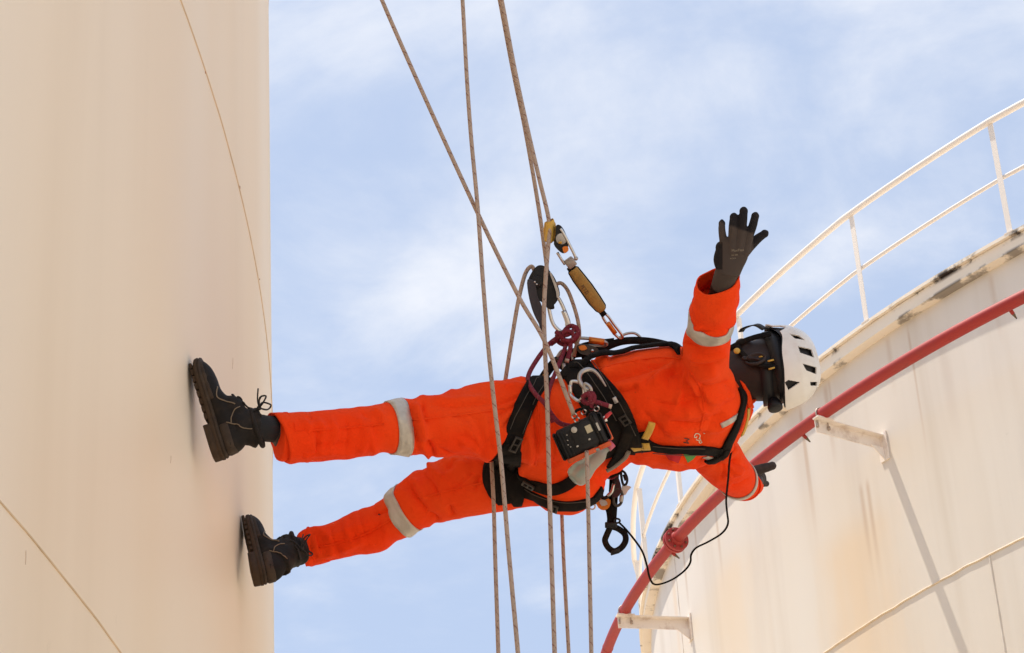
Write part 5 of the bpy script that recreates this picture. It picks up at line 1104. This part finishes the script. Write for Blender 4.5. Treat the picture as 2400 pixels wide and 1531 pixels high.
plate([(1398, 1100), (1414, 1110), (1416, 1150), (1404, 1176), (1392, 1180), (1402, 1140)], 7.575, .02, 'side_pocket', m_web, pw, 3)
fs = thing('foot_loop', 'black webbing foot loop dangling below the far hip', 'foot loop', P(1440, 1230, 7.58))
rib3([(1440, 1108, 7.58), (1438, 1150, 7.58), (1436, 1185, 7.58), (1434, 1215, 7.58), (1432, 1238, 7.58)], .028, 'webbing', m_web, fs, .004); rib3([(1416, 1172, 7.585), (1428, 1195, 7.585), (1432, 1220, 7.585)], .022, 'webbing', m_web, fs, .004)
rib3([(1432, 1232, 7.58), (1422, 1254, 7.575), (1418, 1268, 7.57), (1426, 1284, 7.57), (1440, 1292, 7.57), (1456, 1284, 7.57), (1466, 1268, 7.575), (1464, 1252, 7.58), (1450, 1240, 7.58), (1434, 1234, 7.58)], .018, 'loop', m_web, fs, .004)
MB().box(P(1432, 1231, 7.575), RGT, UPV, FWD, .018, .009, .006, .002).build('buckle', m_blk, fs); MB().box(P(1442, 1293, 7.568), unit(RGT + UPV * .3), UPV, FWD, .014, .008, .006, .002).build('tread', m_blk, fs)
tub3([(1446 + 7 * math.cos(a), 1221 + 5 * math.sin(a), 7.575) for a in np.linspace(0, TAU, 9)[:-1]], .003, 'ring', m_blk, fs, 8, 3, True)
cb = [(1450, 1224, 7.575), (1466, 1240, 7.58), (1486, 1264, 7.59), (1505, 1292, 7.60), (1516, 1325, 7.60), (1522, 1352, 7.60), (1532, 1369, 7.60), (1552, 1368, 7.60), (1580, 1356, 7.60), (1606, 1336, 7.59), (1618, 1318, 7.59), (1620, 1300, 7.59), (1632, 1284, 7.58), (1660, 1270, 7.58), (1692, 1250, 7.57), (1706, 1228, 7.56), (1704, 1200, 7.54), (1702, 1170, 7.52), (1707, 1120, 7.46), (1710, 1080, 7.42), (1718, 1045, 7.40), (1730, 1016, 7.38)]
rr = spline(np.array(cb), 6); p = np.array([P(*q) for q in rr]); o = MB().ribbon(p, [np.cross(unit(q), FWD * .7 + UPV * .7) for q in np.gradient(p, axis=0)], .0058, .0022).build('cord', m_web, None, loc=P(*cb[0])); tag(o, 'thin black cord looping from the foot loop up to the shoulder strap', 'cord')
tg = thing('plastic_tag', 'small clear plastic tag sticking out beside the far hip bundle', 'tag', P(1468, 1150, 7.58))
plate([(1458, 1138), (1470, 1138), (1480, 1142), (1472, 1150), (1466, 1160), (1456, 1160)], 7.58, .004, 'leaf', mat('milky_plastic', (.72, .68, .66), .35), tg, 2)

# ------------------------------------------------------------------ more hardware on the harness
ca = thing('chest_ascender', 'small dark rope clamp with orange cam between the crimson knot and the belt', 'rope clamp', P(1385, 822, 7.44))
plate([(1352, 812), (1366, 806), (1392, 812), (1404, 822), (1396, 834), (1372, 832), (1356, 826)], 7.425, .014, 'frame', m_dkb, ca, 2); plate([(1356, 812), (1370, 809), (1376, 818), (1362, 822)], 7.414, .008, 'cam', m_org, ca, 2)
MB().sphere(P(1388, 822, 7.416), .005, 10, 6).build('rivet', m_alu, ca)
carabiner('carabiner', 'small dark carabiner clipped where the belt meets the near thigh strap', [(1300, 846, 7.38), (1310, 842, 7.375), (1320, 850, 7.37), (1322, 868, 7.365), (1314, 878, 7.365), (1304, 872, 7.37), (1299, 858, 7.375)], .0042, [(1321, 852, 7.37), (1322, 868, 7.365)], m_dkb, m_galv, gr_=1.3)
carabiner('carabiner', 'dull steel carabiner lowest in the bundle on the far hip', [(1440, 1150, 7.56), (1450, 1146, 7.56), (1458, 1158, 7.565), (1456, 1178, 7.57), (1446, 1186, 7.57), (1438, 1176, 7.565)], .0045, [(1457, 1160, 7.563), (1455, 1176, 7.566)], m_dkb, m_galv, gr_=1.3)
o = rope('accessory_cord', [(1398, 1090, 7.50), (1412, 1112, 7.515), (1432, 1122, 7.52), (1448, 1112, 7.52), (1456, 1094, 7.515), (1470, 1088, 7.52)], .0032, 'thin dark cord slung across the gear bundle on the far hip', 'cord', m_crim)
